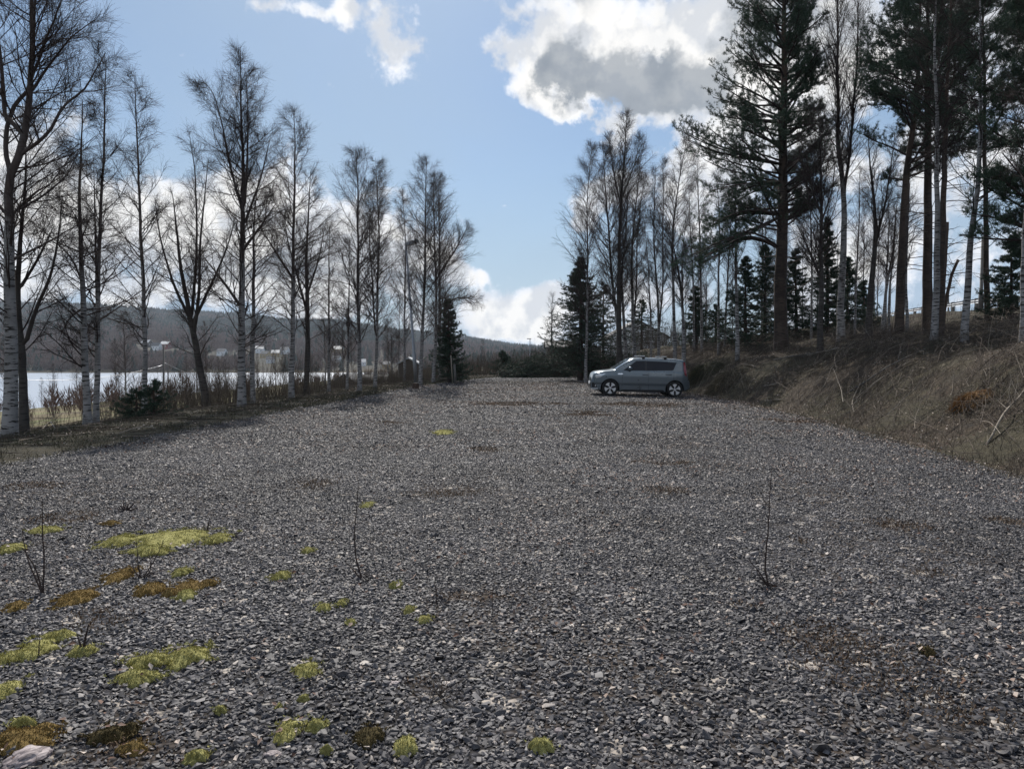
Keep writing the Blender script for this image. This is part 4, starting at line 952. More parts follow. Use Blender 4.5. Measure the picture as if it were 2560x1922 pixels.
for px, py, w, wm, rm, lab in [
  (415, 868, 13, 'red', 'pale', 'red farmhouse with pale roof on the hillside across the lake'), (368, 864, 9, 'wood', 'pale', 'dark outbuilding with pale roof left of the red farmhouse across the lake'),
  (392, 872, 7, 'white', 'roof', 'small white building just below the red farmhouse across the lake'), (555, 886, 9, 'white', 'roof', 'white house between the leaning alder and the tallest birch, across the lake'),
  (650, 880, 10, 'white', 'pale', 'topmost white house of the village right of the tallest birch'), (664, 892, 9, 'yellow', 'roof', 'ochre house below the topmost white village house across the lake'),
  (690, 890, 10, 'yellow', 'pale', 'ochre house with pale roof next to the rounded birch, across the lake'), (676, 905, 8, 'white', 'roof', 'lowest white house of the village right of the tallest birch'),
  (712, 882, 9, 'white', 'roof', 'white house against the trunk of the dense birch, across the lake'), (845, 880, 10, 'yellow', 'pale', 'pale house on the far hillside between the middle birches'),
  (842, 903, 8, 'white', 'roof', 'white house near the far shore between the middle birches'), (905, 912, 8, 'white', 'pale', 'white cabin on the far shore beside the pale-barked birch'),
  (968, 918, 10, 'yellow', 'roof', 'ochre cabin on the far shore right of the crossing stems')]:
    Yh = hit(px, py + 3, 620); c = at(px, py + 3, Yh); s = Yh / 900 * 1.15
    HOUSES.append((c[0], Yh, s))
    house('hillside_house', lab, 'house', (c[0], Yh, ground(c[0], Yh)), w * s, 8 * s, 4.2 * s, 7.2 * s, M[wm], M[rm], rz=rng.uniform(-.3, .3), gable_x=bool(rng.random() < .6), win=2, group='houses across the lake')

def pole(name, label, cat, px, pt, pb, Y, r, mat, head=None, lean=0, group=None):
    d = at(px, pb, Y); gz = ground(d[0], Y); tp = at(px + lean, pt, Y); e = empty(name, (d[0], Y, gz), label, cat, group)
    T = tp - np.array([d[0], Y, gz]); Geo().tube([(0, 0, -.3), T * .22, T * .23, T], [r * 1.25, r * 1.25, r * .85, r * .6], 12).build('pole', mat, e)
    return e, T
e, T = pole('street_lamp', 'tall street lamp with grey head leaning left among the end birches', 'street lamp', 1041, 612, 958, 43, .085, M['steel'], lean=-26)
g = Geo(); hd = np.array([(-.05, 0, .06), (.10, 0, .13), (.55, 0, .26), (.62, 0, .20), (.58, 0, .10), (.10, 0, -.03), (-.05, 0, -.01)])
g.prism([(p[0], p[2]) for p in hd], 1, -.13, .13); o = g.build('lamp_head', M['steel'], e, fix=True); o.location = T; o.scale = (1.15,) * 3
g = Geo(); g.prism([(.12, -.06), (.55, .06), (.55, .11), (.12, 0)], 1, -.10, .10); o2 = g.build('lamp_lens', simple('lamp_glass', (.5, .5, .5), .2), o, fix=True)
e, T = pole('street_lamp', 'far street lamp above the thicket at the end of the gravel', 'street lamp', 1325, 848, 905, 80, .06, M['steel'])
Geo().box(T + [-.1, 0, .05], (.45, .2, .08)).build('lamp_head', M['steel'], e)
e, T = pole('street_lamp', 'lamp pole with a left-hand arm beside the guard rail', 'street lamp', 2452, 590, 770, 52, .13, M['post'], lean=5)
g = Geo(); g.tube([T + [0, 0, -.15], T + [-.7, 0, .02], T + [-1.15, 0, .05]], .025, 6); g.build('arm', M['steel'], e); Geo().box(T + [-1.3, 0, .05], (.55, .2, .12)).build('lamp_head', M['steel'], e)
e, T = pole('utility_pole', 'distant wooden utility pole seen between the broken trunk and the white birch', 'pole', 2371, 713, 790, 95, .12, M['post'])
Geo().box(T + [0, 0, -.3], (1.6, .12, .12)).build('crossarm', M['post'], e)
e, T = pole('utility_pole', 'dark wooden utility pole by the lake left of the leaning alder', 'pole', 409, 862, 1014, 80, .14, M['post'])
def cable(label, a, b, sag, r=.02):
    a = np.array(a); b = np.array(b); t = np.linspace(0, 1, 24)[:, None]; P = a + (b - a) * t; P[:, 2] -= sag * 4 * (t * (1 - t))[:, 0]
    tag(Geo().tube(P, r, 4).build('overhead_cable', M['steel']), label, 'cable', 'cables of the pole by the lake')
cable('overhead cable from the lakeside pole to the left edge', at(409, 912, 80), at(-80, 935, 62), 1.0)
cable('overhead cable from the lakeside pole toward the tallest birch', at(409, 905, 80), at(640, 925, 95), 1.4)
e, T = pole('utility_pole', 'second shorter pole just right of the lakeside utility pole', 'pole', 420, 895, 1010, 86, .09, M['post'])
def stake(name, label, a, b, Y, r, mat, cat):
    p = at(*a, Y); q = at(*b, Y); gz = ground(p[0], Y); e = tag(Geo().tube([np.array([p[0], Y, gz - .1]), q], [r, r * .9], 8).build(name, mat), label, cat)
stake('wooden_stake', 'thin pale stake in front of the roadside spruce on the left', (1132, 950), (1127, 888), 44, .035, M['log'], 'stake')
stake('marker_post', 'shorter grey marker post right of the pale stake by the spruce', (1139, 952), (1136, 910), 43.5, .07, M['post'], 'post')
Y = hit(1039, 972); p = at(1039, 972, Y); g = empty('tree_stump', (p[0], Y, ground(p[0], Y)), 'dark cut stump with pale top beside the leaning white birch', 'stump')
Geo().tube([(0, 0, -.1), (0, 0, .05), (.01, 0, .28)], [.22, .17, .16], 12, cap=False).build('trunk', M['pine_bark'], g); Geo().tube([(.01, 0, .27), (.01, 0, .285)], [.158, .15], 12).build('cut_face', M['log'], g)
# broken trunks by the guard rail
def snag(label, path, w, Y):
    Y2, gz = place(path, Y); rp = at(*path[0], Y); P, b = px_path(path, Y, 0, 14, .01); P = P + (rp - [rp[0], Y, gz]); P[0, 2] = -.2
    e = empty('broken_tree', (rp[0], Y, gz), label, 'tree'); R = w / F * Y / 2 * np.linspace(1.1, .85, 14); g = Geo(); g.tube(P, R, 9, cap=True); g.build('trunk', M['pine_bark'], e)
    A, AR, _ = kids(P[None], R[None], 16, .3, .98, (1.0, 1.5), lambda pl, t: rng.uniform(.3, 1.3, len(t)), 7, .2, .12, .02, .005, .02); B, BR, _ = kids(A, AR, 4, .3, 1, (.4, .9), lambda pl, t: pl * .4, 4, .5, .1, 0, .004)
    g = Geo(); g.add(*tubes(A, AR, 4), 0, True); g.add(*tubes(B, BR, 3), 0, True); g.build('branches', M['twig'], e)
snag('dark broken trunk with a flat top right of the white birch', [(2352, 800), (2358, 700), (2364, 600), (2367, 556)], 12, 29)
snag('short leaning dead trunk behind the broken trunk by the guard rail', [(2358, 790), (2372, 720), (2382, 680), (2395, 650)], 8, 32)

def guardrail():
    pts = [(2490, 744, 48), (2443, 747, 54), (2380, 757, 62), (2291, 770, 76), (2225, 782, 92), (2185, 790, 108)]
    W = np.array([at(a, b, Y) for a, b, Y in pts]); W = np.vstack([W[0] + (W[0] - W[1]) * 1.6, W]); P = smooth_path(W, 40)
    gz = ground(P[5, 0], P[5, 1]); e = empty('guard_rail', (P[5, 0], P[5, 1], gz), 'steel guard rail with dark posts along the road above the bank', 'guard rail'); P = P - np.array(e.location)
    T = norm(np.gradient(P, axis=0)); Nn = norm(np.cross(T, [0, 0, 1])); V = []
    prof = [(0, 0), (.05, -.05), (.05, -.10), (0, -.14), (0, -.18), (.05, -.22), (.05, -.27), (0, -.31)]
    pf = prof + [(a - .02, b) for a, b in prof[::-1]]
    for p, n in zip(P, Nn): V += [p + n * a + np.array([0, 0, b]) for a, b in pf]
    m = len(pf); i = np.arange(39)[:, None] * m; j = np.arange(m)[None]; f = np.stack([i + j, i + (j + 1) % m, i + m + (j + 1) % m, i + m + j], -1).reshape(-1, 4)
    Geo().add(V, f, 0, False).build('rail', M['steel'], e, fix=True)
    s = np.concatenate([[0], np.cumsum(np.linalg.norm(np.diff(P, axis=0), axis=1))])
    for q in np.arange(1.5, s[-1], 4.0):
        p = np.array([np.interp(q, s, P[:, c]) for c in range(3)]); w = p + np.array(e.location); z0 = ground(w[0], w[1]) - e.location[2]
        Geo().box((p[0] + .1, p[1], (p[2] + z0 - .3) / 2 + .02), (.18, .24, p[2] - z0 + .36)).build('post', M['post'], e)
guardrail()

# ------------------------------------------------------------------ undergrowth, brush, branches
rs = lambda a, b, n: rng.uniform(a, b, n)
def inb(p, f): return p[f(p[:, 0], p[:, 1])]
p = spread(9500, 25, 62, lambda y, r: XL(y) - 2.3 - r * 9, cl(.35, 2.2))
stems(p, rs(.5, 1.7, len(p)) * np.where(p[:, 1] > 37, .62, np.clip(.45 + (p[:, 1] - 25) / 9, .45, 1.6)), rs(.004, .010, len(p)), 'thicket', M['thicket'], 'dense bare brushwood behind the left row of trees', 'brushwood', nt=6)
p = spread(6500, 56.5, 84, lambda y, r: -16 + r * 34, cl(.3, 1.6))
stems(p, rs(.9, 2.6, len(p)) * np.where(p[:, 0] > 1.5, 1.25, .85), rs(.006, .014, len(p)), 'thicket', M['thicket'], 'brown thicket closing off the far end of the gravel', 'brushwood', nt=6)
p = spread(3500, 84, 200, lambda y, r: XL(y) - 24 + r * (XR(y) - XL(y) + 26), None)
stems(p, rs(1.2, 3.2, len(p)), rs(.015, .03, len(p)), 'thicket', M['thicket'], 'brown scrub on the slope beyond the thicket', 'brushwood', nt=6, K=4)
p = spread(3000, 17, 66, lambda y, r: XR(y) + 3.2 + r * 20, cl(.4, 2))
stems(p, rs(.3, 1.3, len(p)), rs(.004, .009, len(p)), 'undergrowth', M['stick'], 'low bare undergrowth on the forest floor between the pines', 'undergrowth', nt=5)
p = spread(17000, 8, 50, lambda y, r: XR(y) + .15 + r * 12, cl(.7, 1.7))
stems(p, rs(.12, .55, len(p)), rs(.002, .005, len(p)), 'undergrowth', M['thicket'], 'low brown heather and bramble clumps all over the bank', 'undergrowth', lean=1.3, nt=6, K=4)
p = spread(700, 8, 30, lambda y, r: XR(y) - .1 + r ** 1.5 * 4, cl(.8, 2))
stems(p, rs(.15, .65, len(p)), rs(.002, .005, len(p)), 'undergrowth', M['stick'], 'thin twigs along the foot of the bank', 'undergrowth', nt=4, lean=.9)
p = spread(420, 60, 200, lambda y, r: XL(y) - 14 - r * 95, None)
stems(p, rs(.8, 2.6, len(p)), rs(.012, .025, len(p)), 'thicket', M['thicket'], 'scattered shrubs on the grassy slope above the lake', 'brushwood', nt=7)

def lying(xy, L, r, th, name, mat, label, cat, lift=.18, K=7, nt=2):
    n = len(xy); s = np.linspace(0, 1, K)[None]; th = th[:, None] + np.cumsum(rng.normal(0, .07, (n, K)), 1)
    st = (L / (K - 1))[:, None]; x = xy[:, :1] + np.cumsum(np.cos(th) * st, 1); y = xy[:, 1:] + np.cumsum(np.sin(th) * st, 1)
    z = H(x, y) + .02 + rng.random((n, 1)) ** 2 * lift * (1 + s * rng.normal(.3, .5, (n, 1))); z = np.maximum(z, H(x, y) + .01)
    P = np.stack([x, y, z], -1); R = r[:, None] * np.linspace(1, .35, K)[None]; g = Geo(); g.add(*tubes(P, R, 4))
    if nt: C, CR, _ = kids(P, R, nt, .3, .95, (.3, .9), lambda pl, t: pl * .3 * rng.uniform(.4, 1, len(t)), 4, .6, .12, .02, .0015); g.add(*tubes(C, CR, 3))
    return tag(g.build(name, mat), label, cat, kind='stuff')
p = spread(17000, 8, 48, lambda y, r: XR(y) + .3 + r ** 1.1 * 11, cl(.5, 1.3))
lying(p, np.where(rng.random(len(p)) < .45, rs(1.2, 3.4, len(p)), rs(.3, 1.3, len(p))), rs(.0025, .0075, len(p)), rng.normal(.85, .36, len(p)), 'brushwood', M['stick'], 'tangle of cut stems lying across the bank on the right', 'brushwood', .45)
p = spread(1800, 9, 56, lambda y, r: XL(y) - .2 - r * 6, None)
lying(p, rs(.3, 1.8, len(p)), rs(.003, .008, len(p)), rng.uniform(0, 6.28, len(p)), 'brushwood', M['stick'], 'loose dead sticks on the left verge', 'brushwood', .12)
p = spread(260, 2.6, 20, lambda y, r: XL(y) + r * (XR(y) - XL(y)), None)
lying(p, rs(.06, .30, len(p)), rs(.0012, .0028, len(p)), rng.uniform(0, 6.28, len(p)), 'litter', M['stick'], 'small dead twigs scattered over the gravel', 'litter', .03, nt=0)
def leaves():
    n = 70000; y = 2.4 + 40 * rng.random(n) ** 1.3; x = XL(y) - 3 + rng.random(n) ** .8 * (XR(y) - XL(y) + 10); c = vnoise(x * .7 + 4, y * .7) + .8 * vnoise(x * 2.1, y * 2.1)
    ed = np.exp(-((x - XR(y) + .35) / .8) ** 2) * 1.2
    k = rng.random(n) < np.clip(.28 + 1.9 * c + ed, .04, 1); x, y = x[k], y[k]; n = len(x); z = H(x, y) + .045 + .01 * rng.random(n)
    s = rs(.007, .019, n) * (1 + y / 25); a = rs(0, 6.28, n); tl = rng.normal(0, .4, (n, 2)); u = norm(np.column_stack([np.cos(a), np.sin(a), tl[:, 0]])) * s[:, None]; v = norm(np.column_stack([-np.sin(a), np.cos(a), tl[:, 1]])) * s[:, None] * .6
    c = np.column_stack([x, y, z])
    up = np.array([0, 0, 1]) * s[:, None] * .35
    V = np.stack([c - u, c - v + up * .2, c + u, c + v + up], 1).reshape(-1, 3); i = np.arange(n)[:, None] * 4
    tag(Geo().add(V, [i + np.array([0, 1, 2]), i + np.array([0, 2, 3])]).build('leaf_litter', island('dead_leaf', [(0, (.09, .045, .028)), (.35, (.20, .13, .10)), (.6, (.38, .31, .26)), (1, (.52, .44, .38))])), 'pale and rusty dead leaves lying among the stones', 'litter', kind='stuff')
leaves()

def branch_thing(label, pts, w, mat='log', group='fallen branches on the bank', twigs=3, lift=.12):
    W = []
    for k, (px, py) in enumerate(pts):
        Y = hit(px, py) or 30; q = at(px, py, Y); q[2] += lift * (k > 0); W.append(q)
    P = smooth_path(np.array(W), 10) if len(W) > 1 else None; r = w / F * W[0][1] / 2
    b = P[0].copy(); P = P - b; R = r * np.linspace(1, .55, 10); P = P + rng.normal(0, r * .35, P.shape)
    e = empty('fallen_branch', b, label, 'branch', group); Geo().tube(P, R, 7).build('stem', M[mat], e)
    C, CR, _ = kids(P[None], R[None], twigs + 2, .3, .95, (.4, .9), lambda pl, t: pl * .25 * rng.uniform(.5, 1, len(t)), 5, .5, .12, .02, .003); g = Geo(); g.add(*tubes(C, CR, 4), 0, True); g.build('twigs', M[mat], e)
branch_thing('pale straight log lying near the top of the bank behind the alder foot', [(2019, 888), (2070, 884), (2130, 877)], 5)
branch_thing('long thin grey pole lying below the massive pine', [(1933, 901), (1990, 896), (2048, 890)], 3, 'post')
branch_thing('whitish stick on top of the grassy mound behind the car', [(1839, 916), (1860, 917), (1888, 924)], 4)
branch_thing('short white stick low on the bank, right of the car', [(1911, 966), (1954, 964)], 4)
branch_thing('thick bare branch propped on the slope at the right edge', [(2466, 1114), (2510, 1062), (2545, 1020), (2570, 985)], 6.5, lift=.2)
branch_thing('short pale stick halfway up the bank below the second white birch', [(2433, 936), (2486, 929)], 4)
branch_thing('pale stick at the gravel edge right of the car', [(1913, 1002), (1962, 1005)], 3)
branch_thing('curved grey stem standing out of the middle of the bank', [(2138, 1040), (2134, 1005), (2150, 968)], 4, 'log')
branch_thing('long cut stem slanting up the whole middle of the bank', [(2109, 990), (2200, 940), (2314, 880)], 4, 'post')
branch_thing('grey cut stem parallel to and below the long slanting one', [(2128, 1004), (2200, 958), (2290, 905)], 3, 'log')
branch_thing('thin pale pole lying on the left verge before the alder', [(293, 1086), (340, 1084), (390, 1083)], 3, group='sticks on the left verge')
branch_thing('forked pale stick on the left verge near the paired birches', [(95, 1080), (115, 1074), (138, 1084)], 4, group='sticks on the left verge')

def tuft(name, label, cat, px, py, rpx, mat, n=900, hgt=.35, flop=1.2):
    Y = hit(px, py); c = at(px, py, Y); R = rpx / F * Y; a = rs(0, 6.28, n); q = R * np.sqrt(rng.random(n)); x = c[0] + q * np.cos(a); y = Y + q * np.sin(a) * .8
    b = np.column_stack([x, y, H(x, y) + hgt * .5 * np.clip(1 - (q / R) ** 2, 0, 1)]) - c
    P = grow_path(b, norm(np.column_stack([np.cos(a) * flop, np.sin(a) * flop, np.ones(n)])), rs(.4, 1, n) * hgt, 5, .15, -.45)
    g = Geo(); g.add(*tubes(P, (rs(.002, .005, n)[:, None] * np.linspace(1, .3, 5)[None]) * (1 + Y / 25), 3)); o = g.build(name, mat); o.location = c
    return tag(o, label, cat)
rust = island('rust_fern', [(0, (.12, .06, .025)), (.6, (.24, .13, .05)), (1, (.34, .22, .10))])
tuft('fern_clump', 'rusty orange withered fern clump on the slope near the right edge', 'fern', 2433, 1008, 30, rust, 1100, .4)
tuft('grass_mound', 'shaggy tan grass mound just right of the car tail', 'grass', 1830, 948, 48, M['dry'], 1800, .75, 1.5)
tuft('grass_mound', 'dark overgrown mound directly behind the car tail', 'grass', 1765, 935, 38, M['verge'], 1600, .8, 1.5)
def brush_pile(label, px0, px1, ytop0, ytop1, Y, n):
    x0 = at(px0, 900, Y)[0]; x1 = at(px1, 900, Y)[0]; u = rng.random(n); x = x0 + (x1 - x0) * u; y = Y + rng.normal(0, .9, n)
    h0 = at(0, ytop0, Y)[2]; h1 = at(0, ytop1, Y)[2]; tp = (h0 + (h1 - h0) * u) * (1 - .5 * np.abs(u - .6) ** 2) + .12 * np.sin(u * 17)
    z = H(x, y) + (tp - H(x, y)) * rng.random(n) ** .7 * np.clip(1 - np.abs(y - Y) / 3, .1, 1)
    c = np.array([(x0 + x1) / 2, Y, ground((x0 + x1) / 2, Y)]); b = np.column_stack([x, y, z]) - c
    th = rng.normal(0.35, .5, n); d = norm(np.column_stack([np.cos(th), rng.normal(0, .6, n), np.sin(th) * .6]))
    A = grow_path(b, d, rs(.6, 1.6, n), 6, .08, -.05); AR = rs(.006, .015, n)[:, None] * np.linspace(1, .3, 6)[None]
    B, BR, _ = kids(A, AR, 7, .1, .99, (.5, .9), lambda pl, t: pl * .3 * (1.1 - t), 4, .6, .1, -.05, .003)
    e = empty('brush_pile', c, label, 'brush pile', 'heaps of felled spruce boughs'); g = Geo(); g.add(*tubes(A, AR, 4)); g.add(*tubes(B, BR, 3)); g.build('branches', M['stick'], e)
    tips = np.concatenate([B[:, 1], B[:, 3], A[:, 3], A[:, 5]]); dr = norm(np.concatenate([B[:, 3] - B[:, 0]] * 2 + [A[:, 5] - A[:, 0]] * 2)); g = Geo(); g.add(*needles(tips, dr, 8, .13, .02, 1.4)); g.build('needles', M['spruce'], e)
brush_pile('low left heap of felled spruce boughs at the far end of the gravel', 1238, 1330, 925, 888, 57.5, 420)
brush_pile('tall heap of felled spruce boughs beside the big dark spruce', 1325, 1440, 890, 872, 58.5, 560)
brush_pile('heap of felled boughs between the big spruce and the car bonnet', 1440, 1600, 898, 896, 52, 620)

# ------------------------------------------------------------------ moss, rocks, saplings on the gravel
def m_moss(name, a, b_):
    m, t, b = material(name, .95, 0, .1); g = t.node('ShaderNodeTexCoord').outputs['Object']
    n = t.noise(g, 14, 6, .7); t.link(t.mix(t.ss(n, .35, .65), a, b_), b.inputs['Base Color'])
    bn = t.node('ShaderNodeBump'); bn.inputs['Strength'].default_value = 1; bn.inputs['Distance'].default_value = .02
    t.link(t.noise(g, 70, 4, .7), bn.inputs['Height']); t.link(bn.outputs[0], b.inputs['Normal']); return m
M['moss'] = m_moss('moss_green', (.22, .20, .065), (.46, .43, .17)); M['moss_o'] = m_moss('moss_orange', (.13, .088, .034), (.29, .20, .075)); M['moss_d'] = m_moss('moss_brown', (.05, .042, .02), (.13, .10, .045))
tuf = {k: island('moss_tuft_' + k, v, .95, .1) for k, v in {'moss': [(0, (.19, .18, .06)), (1, (.50, .46, .19))], 'moss_o': [(0, (.12, .08, .03)), (1, (.34, .235, .085))], 'moss_d': [(0, (.05, .04, .02)), (1, (.15, .11, .05))]}.items()}
def moss(label, lobes, mat='moss', group='moss cushions on the gravel'):
    Y0 = hit(*lobes[0][:2]); c = at(*lobes[0][:2], Y0); g = Geo(); tg_b = []
    for (px, py, w, h) in lobes:
        Y = hit(px, py); q = at(px, py, Y); rx = w / 1.8 / F * Y; ry = h / 1.8 / F * Y * Y / CAMZ
        nr, na = 12, 46; ph = rng.random() * 50; r = np.linspace(0, 1, nr)[:, None]; a = np.linspace(0, 2 * np.pi, na, endpoint=False)[None]
        ed = 1 + .45 * fbm(np.cos(a) * 1.3 + ph, np.sin(a) * 1.3, 3) + .30 * fbm(np.cos(a) * 5 + ph, np.sin(a) * 5, 3) + .25 * vnoise(a * 6 + ph, a * 0 + ph)
        x = q[0] + rx * r * ed * np.cos(a); y = Y + ry * r * ed * np.sin(a); hh = min(.052, .034 + rx * .06)
        z = H(x, y) + .012 + hh * (1 - r ** 2.4) + fbm(x * 14, y * 14, 3) * .022 * (1.0 - r * .5) - .02 * (r > .98)
        V = np.stack([x, y, z], -1).reshape(-1, 3) - c; i = np.arange(nr - 1)[:, None] * na; j = np.arange(na)[None]
        g.add(V, np.stack([i + j, i + (j + 1) % na, i + na + (j + 1) % na, i + na + j], -1).reshape(-1, 4), 0, True)
        n = int(min(5200, 42000 * rx * ry * 3)); rr = np.sqrt(rng.random(n)); aa = rs(0, 2 * np.pi, n); e2 = 1 + .45 * fbm(np.cos(aa) * 1.3 + ph, np.sin(aa) * 1.3, 3) + .30 * fbm(np.cos(aa) * 5 + ph, np.sin(aa) * 5, 3)
        x = q[0] + rx * rr * e2 * np.cos(aa); y = Y + ry * rr * e2 * np.sin(aa); z = H(x, y) + .008 + hh * (1 - rr ** 2.4) + fbm(x * 14, y * 14, 3) * .022 * (1.0 - rr * .5)
        b = np.column_stack([x, y, z]) - c; u = norm(np.column_stack([rng.normal(0, .6, (n, 2)), np.ones(n)])) * rs(.006, .016, n)[:, None]
        s = rs(.002, .0045, n)[:, None] * norm(np.column_stack([rng.normal(0, 1, (n, 2)), np.zeros(n)])); tg_b.append(np.stack([b - s, b + s, b + u], 1).reshape(-1, 3))
        n = n // 3; rr = 1 + .35 * rng.random(n) ** 1.5; aa = rs(0, 2 * np.pi, n); aa = aa + .12 * np.sin(aa * 9 + ph); e2 = 1 + .45 * fbm(np.cos(aa) * 1.3 + ph, np.sin(aa) * 1.3, 3) + .30 * fbm(np.cos(aa) * 5 + ph, np.sin(aa) * 5, 3)
        x = q[0] + rx * rr * e2 * np.cos(aa); y = Y + ry * rr * e2 * np.sin(aa); kk = vnoise(x * 22, y * 22) > .02; x, y = x[kk], y[kk]; n = len(x); b = np.column_stack([x, y, H(x, y) + .03]) - c
        u = norm(np.column_stack([rng.normal(0, .9, (n, 2)), np.ones(n)])) * rs(.008, .02, n)[:, None]; s = rs(.003, .007, n)[:, None] * norm(np.column_stack([rng.normal(0, 1, (n, 2)), np.zeros(n)])); tg_b.append(np.stack([b - s, b + s, b + u], 1).reshape(-1, 3))
    V = np.concatenate(tg_b); g.add(V, np.arange(len(V)).reshape(-1, 3), 1)
    o = g.build('moss_patch', [M[mat], tuf[mat]]); o.location = c
    tag(o, label, 'moss', group)
moss('largest bright yellow-green moss patch, a long strip on the left foreground gravel', [(423, 1352, 180, 40), (300, 1360, 70, 34), (545, 1354, 62, 28), (372, 1384, 100, 24)])
moss('bright green double moss patch below the orange cushions, left foreground', [(466, 1652, 100, 56), (372, 1668, 100, 40), (345, 1706, 105, 34)])
moss('small orange moss cushion behind the clump of bare stems', [(304, 1446, 60, 34)], 'moss_o')
moss('orange moss cushion right beneath the clump of bare stems', [(376, 1484, 62, 32), (425, 1490, 36, 18)], 'moss_o')
moss('orange-brown moss cushion between the forked sapling and the stem clump', [(190, 1504, 84, 44)], 'moss_o')
moss('olive-gold moss cushion right of the stem clump', [(473, 1476, 64, 30), (520, 1466, 40, 18)], 'moss_o')
moss('small yellow moss cushion just below the olive-gold one', [(465, 1498, 48, 22)])
moss('small yellow moss cushion just above the olive-gold one', [(453, 1441, 44, 18)])
moss('orange moss cushion left of the forked sapling foot', [(42, 1527, 44, 22)], 'moss_o')
moss('yellow moss carpet by the dark stump stub at the left edge', [(76, 1642, 90, 60), (140, 1603, 100, 24), (205, 1642, 70, 26), (20, 1660, 60, 50)])
moss('bright moss cushion cut by the left edge', [(8, 1746, 64, 62)])
moss('large orange moss cushion in the bottom left corner', [(55, 1864, 150, 60), (115, 1838, 60, 26)], 'moss_o')
moss('faint green moss right above the bottom left orange cushion', [(60, 1826, 60, 22)])
moss('dull olive moss mound at the bottom, right of the corner cushion', [(272, 1850, 95, 44), (320, 1838, 46, 30)], 'moss_d')
moss('orange moss strip right of the olive mound at the bottom', [(332, 1886, 66, 30)], 'moss_o')
moss('yellowish moss cut by the bottom edge left of centre', [(486, 1908, 60, 34)])
moss('small yellow moss left of the forked sapling top', [(25, 1378, 52, 20)])
moss('thin yellow moss streak behind the forked sapling', [(114, 1333, 66, 18)])
moss('little orange moss spot behind the largest moss strip', [(279, 1317, 42, 9)], 'moss_o')
moss('distant yellow moss patch in the middle of the lot', [(1108, 1084, 44, 10)])
moss('round green moss cushion in the lower middle, left of centre', [(767, 1690, 62, 36)])
moss('olive moss cushion near the bottom beside the rusty cushion', [(718, 1842, 60, 56)])
moss('flat pale moss cushion right of the olive one near the bottom', [(790, 1834, 50, 28)])
moss('rusty brown moss cushion near the bottom centre', [(919, 1856, 72, 50)], 'moss_d')
moss('bright moss cushion right of the rusty one near the bottom', [(1016, 1876, 56, 42)])
moss('green moss cushion by the dark weed at the bottom, right of centre', [(1352, 1876, 56, 30)])
moss('faint grey-green moss spot on the right side of the lot', [(2318, 1640, 36, 18)], 'moss_d')
for px, py, w in [(919, 1268, 26), (769, 1386, 28), (987, 1471, 28), (808, 1529, 38), (853, 1520, 28), (879, 1568, 26), (1022, 1536, 30), (1063, 1560, 36), (758, 1760, 34), (699, 1782, 22), (700, 1450, 44), (550, 1788, 34), (815, 1892, 32)]:
    moss('small yellow moss dot on the gravel, left of centre', [(px, py, w, w * .45)], 'moss', 'small yellow moss dots')

def rock(label, px, py, w, h, mat):
    Y = hit(px, py); c = at(px, py, Y); s = w / F * Y / 2; bm = bmesh.new(); bmesh.ops.create_icosphere(bm, subdivisions=4, radius=1); r = np.random.default_rng(int(px)); dirs = norm(r.normal(size=(16, 3))); hh = .72 + .25 * r.random(16)
    for v in bm.verts:
        d = np.array(v.co); k = min(1.0, min(hj / max(1e-3, float(d @ dj)) if d @ dj > .05 else 9 for dj, hj in zip(dirs, hh))) * (1 + .22 * float(vnoise(d[0] * 3 + px, d[1] * 2 + d[2] * 9)) + .1 * float(vnoise(d[0] * 9 + px, d[1] * 6 + d[2] * 20))); v.co = Vector(d * k * np.array([s, s * .75, s * h]))
    me = bpy.data.meshes.new('rock'); bm.to_mesh(me); bm.free(); me.materials.append(mat); o = bpy.data.objects.new('rock', me); COL.objects.link(o); o.location = (c[0], Y, ground(c[0], Y) + .015); o.rotation_euler = (.1, -.1, px)
    tag(o, label, 'rock', 'pale rocks among the gravel')
pr, prt, prb = material('pale_rock', .7, 0, .3); tc = prt.node('ShaderNodeTexCoord').outputs['Object']; mp = prt.node('ShaderNodeMapping'); prt.link(tc, mp.inputs[0]); mp.inputs['Scale'].default_value = (6, 22, 22); mp.inputs['Rotation'].default_value = (0, .5, .6)
prt.link(prt.ramp(prt.noise(mp.outputs[0], 2, 6, .65), [(.35, (.06, .05, .055)), (.5, (.20, .165, .165)), (.62, (.42, .36, .35))]), prb.inputs['Base Color'])
rock('streaky pinkish-grey rock in the bottom left corner', 70, 1905, 115, .38, pr)
rock('flat white stone near the bottom, left of centre', 682, 1896, 46, .4, pr); rock('pale angular stone right of the dark weed, lower middle', 985, 1722, 44, .5, pr)
rock('white rounded stone near the bottom, right of centre', 1396, 1838, 26, .5, pr); rock('pale stone in the bottom middle', 1735, 1794, 24, .5, pr); rock('whitish stone right of the white rounded one', 1617, 1853, 26, .5, pr)

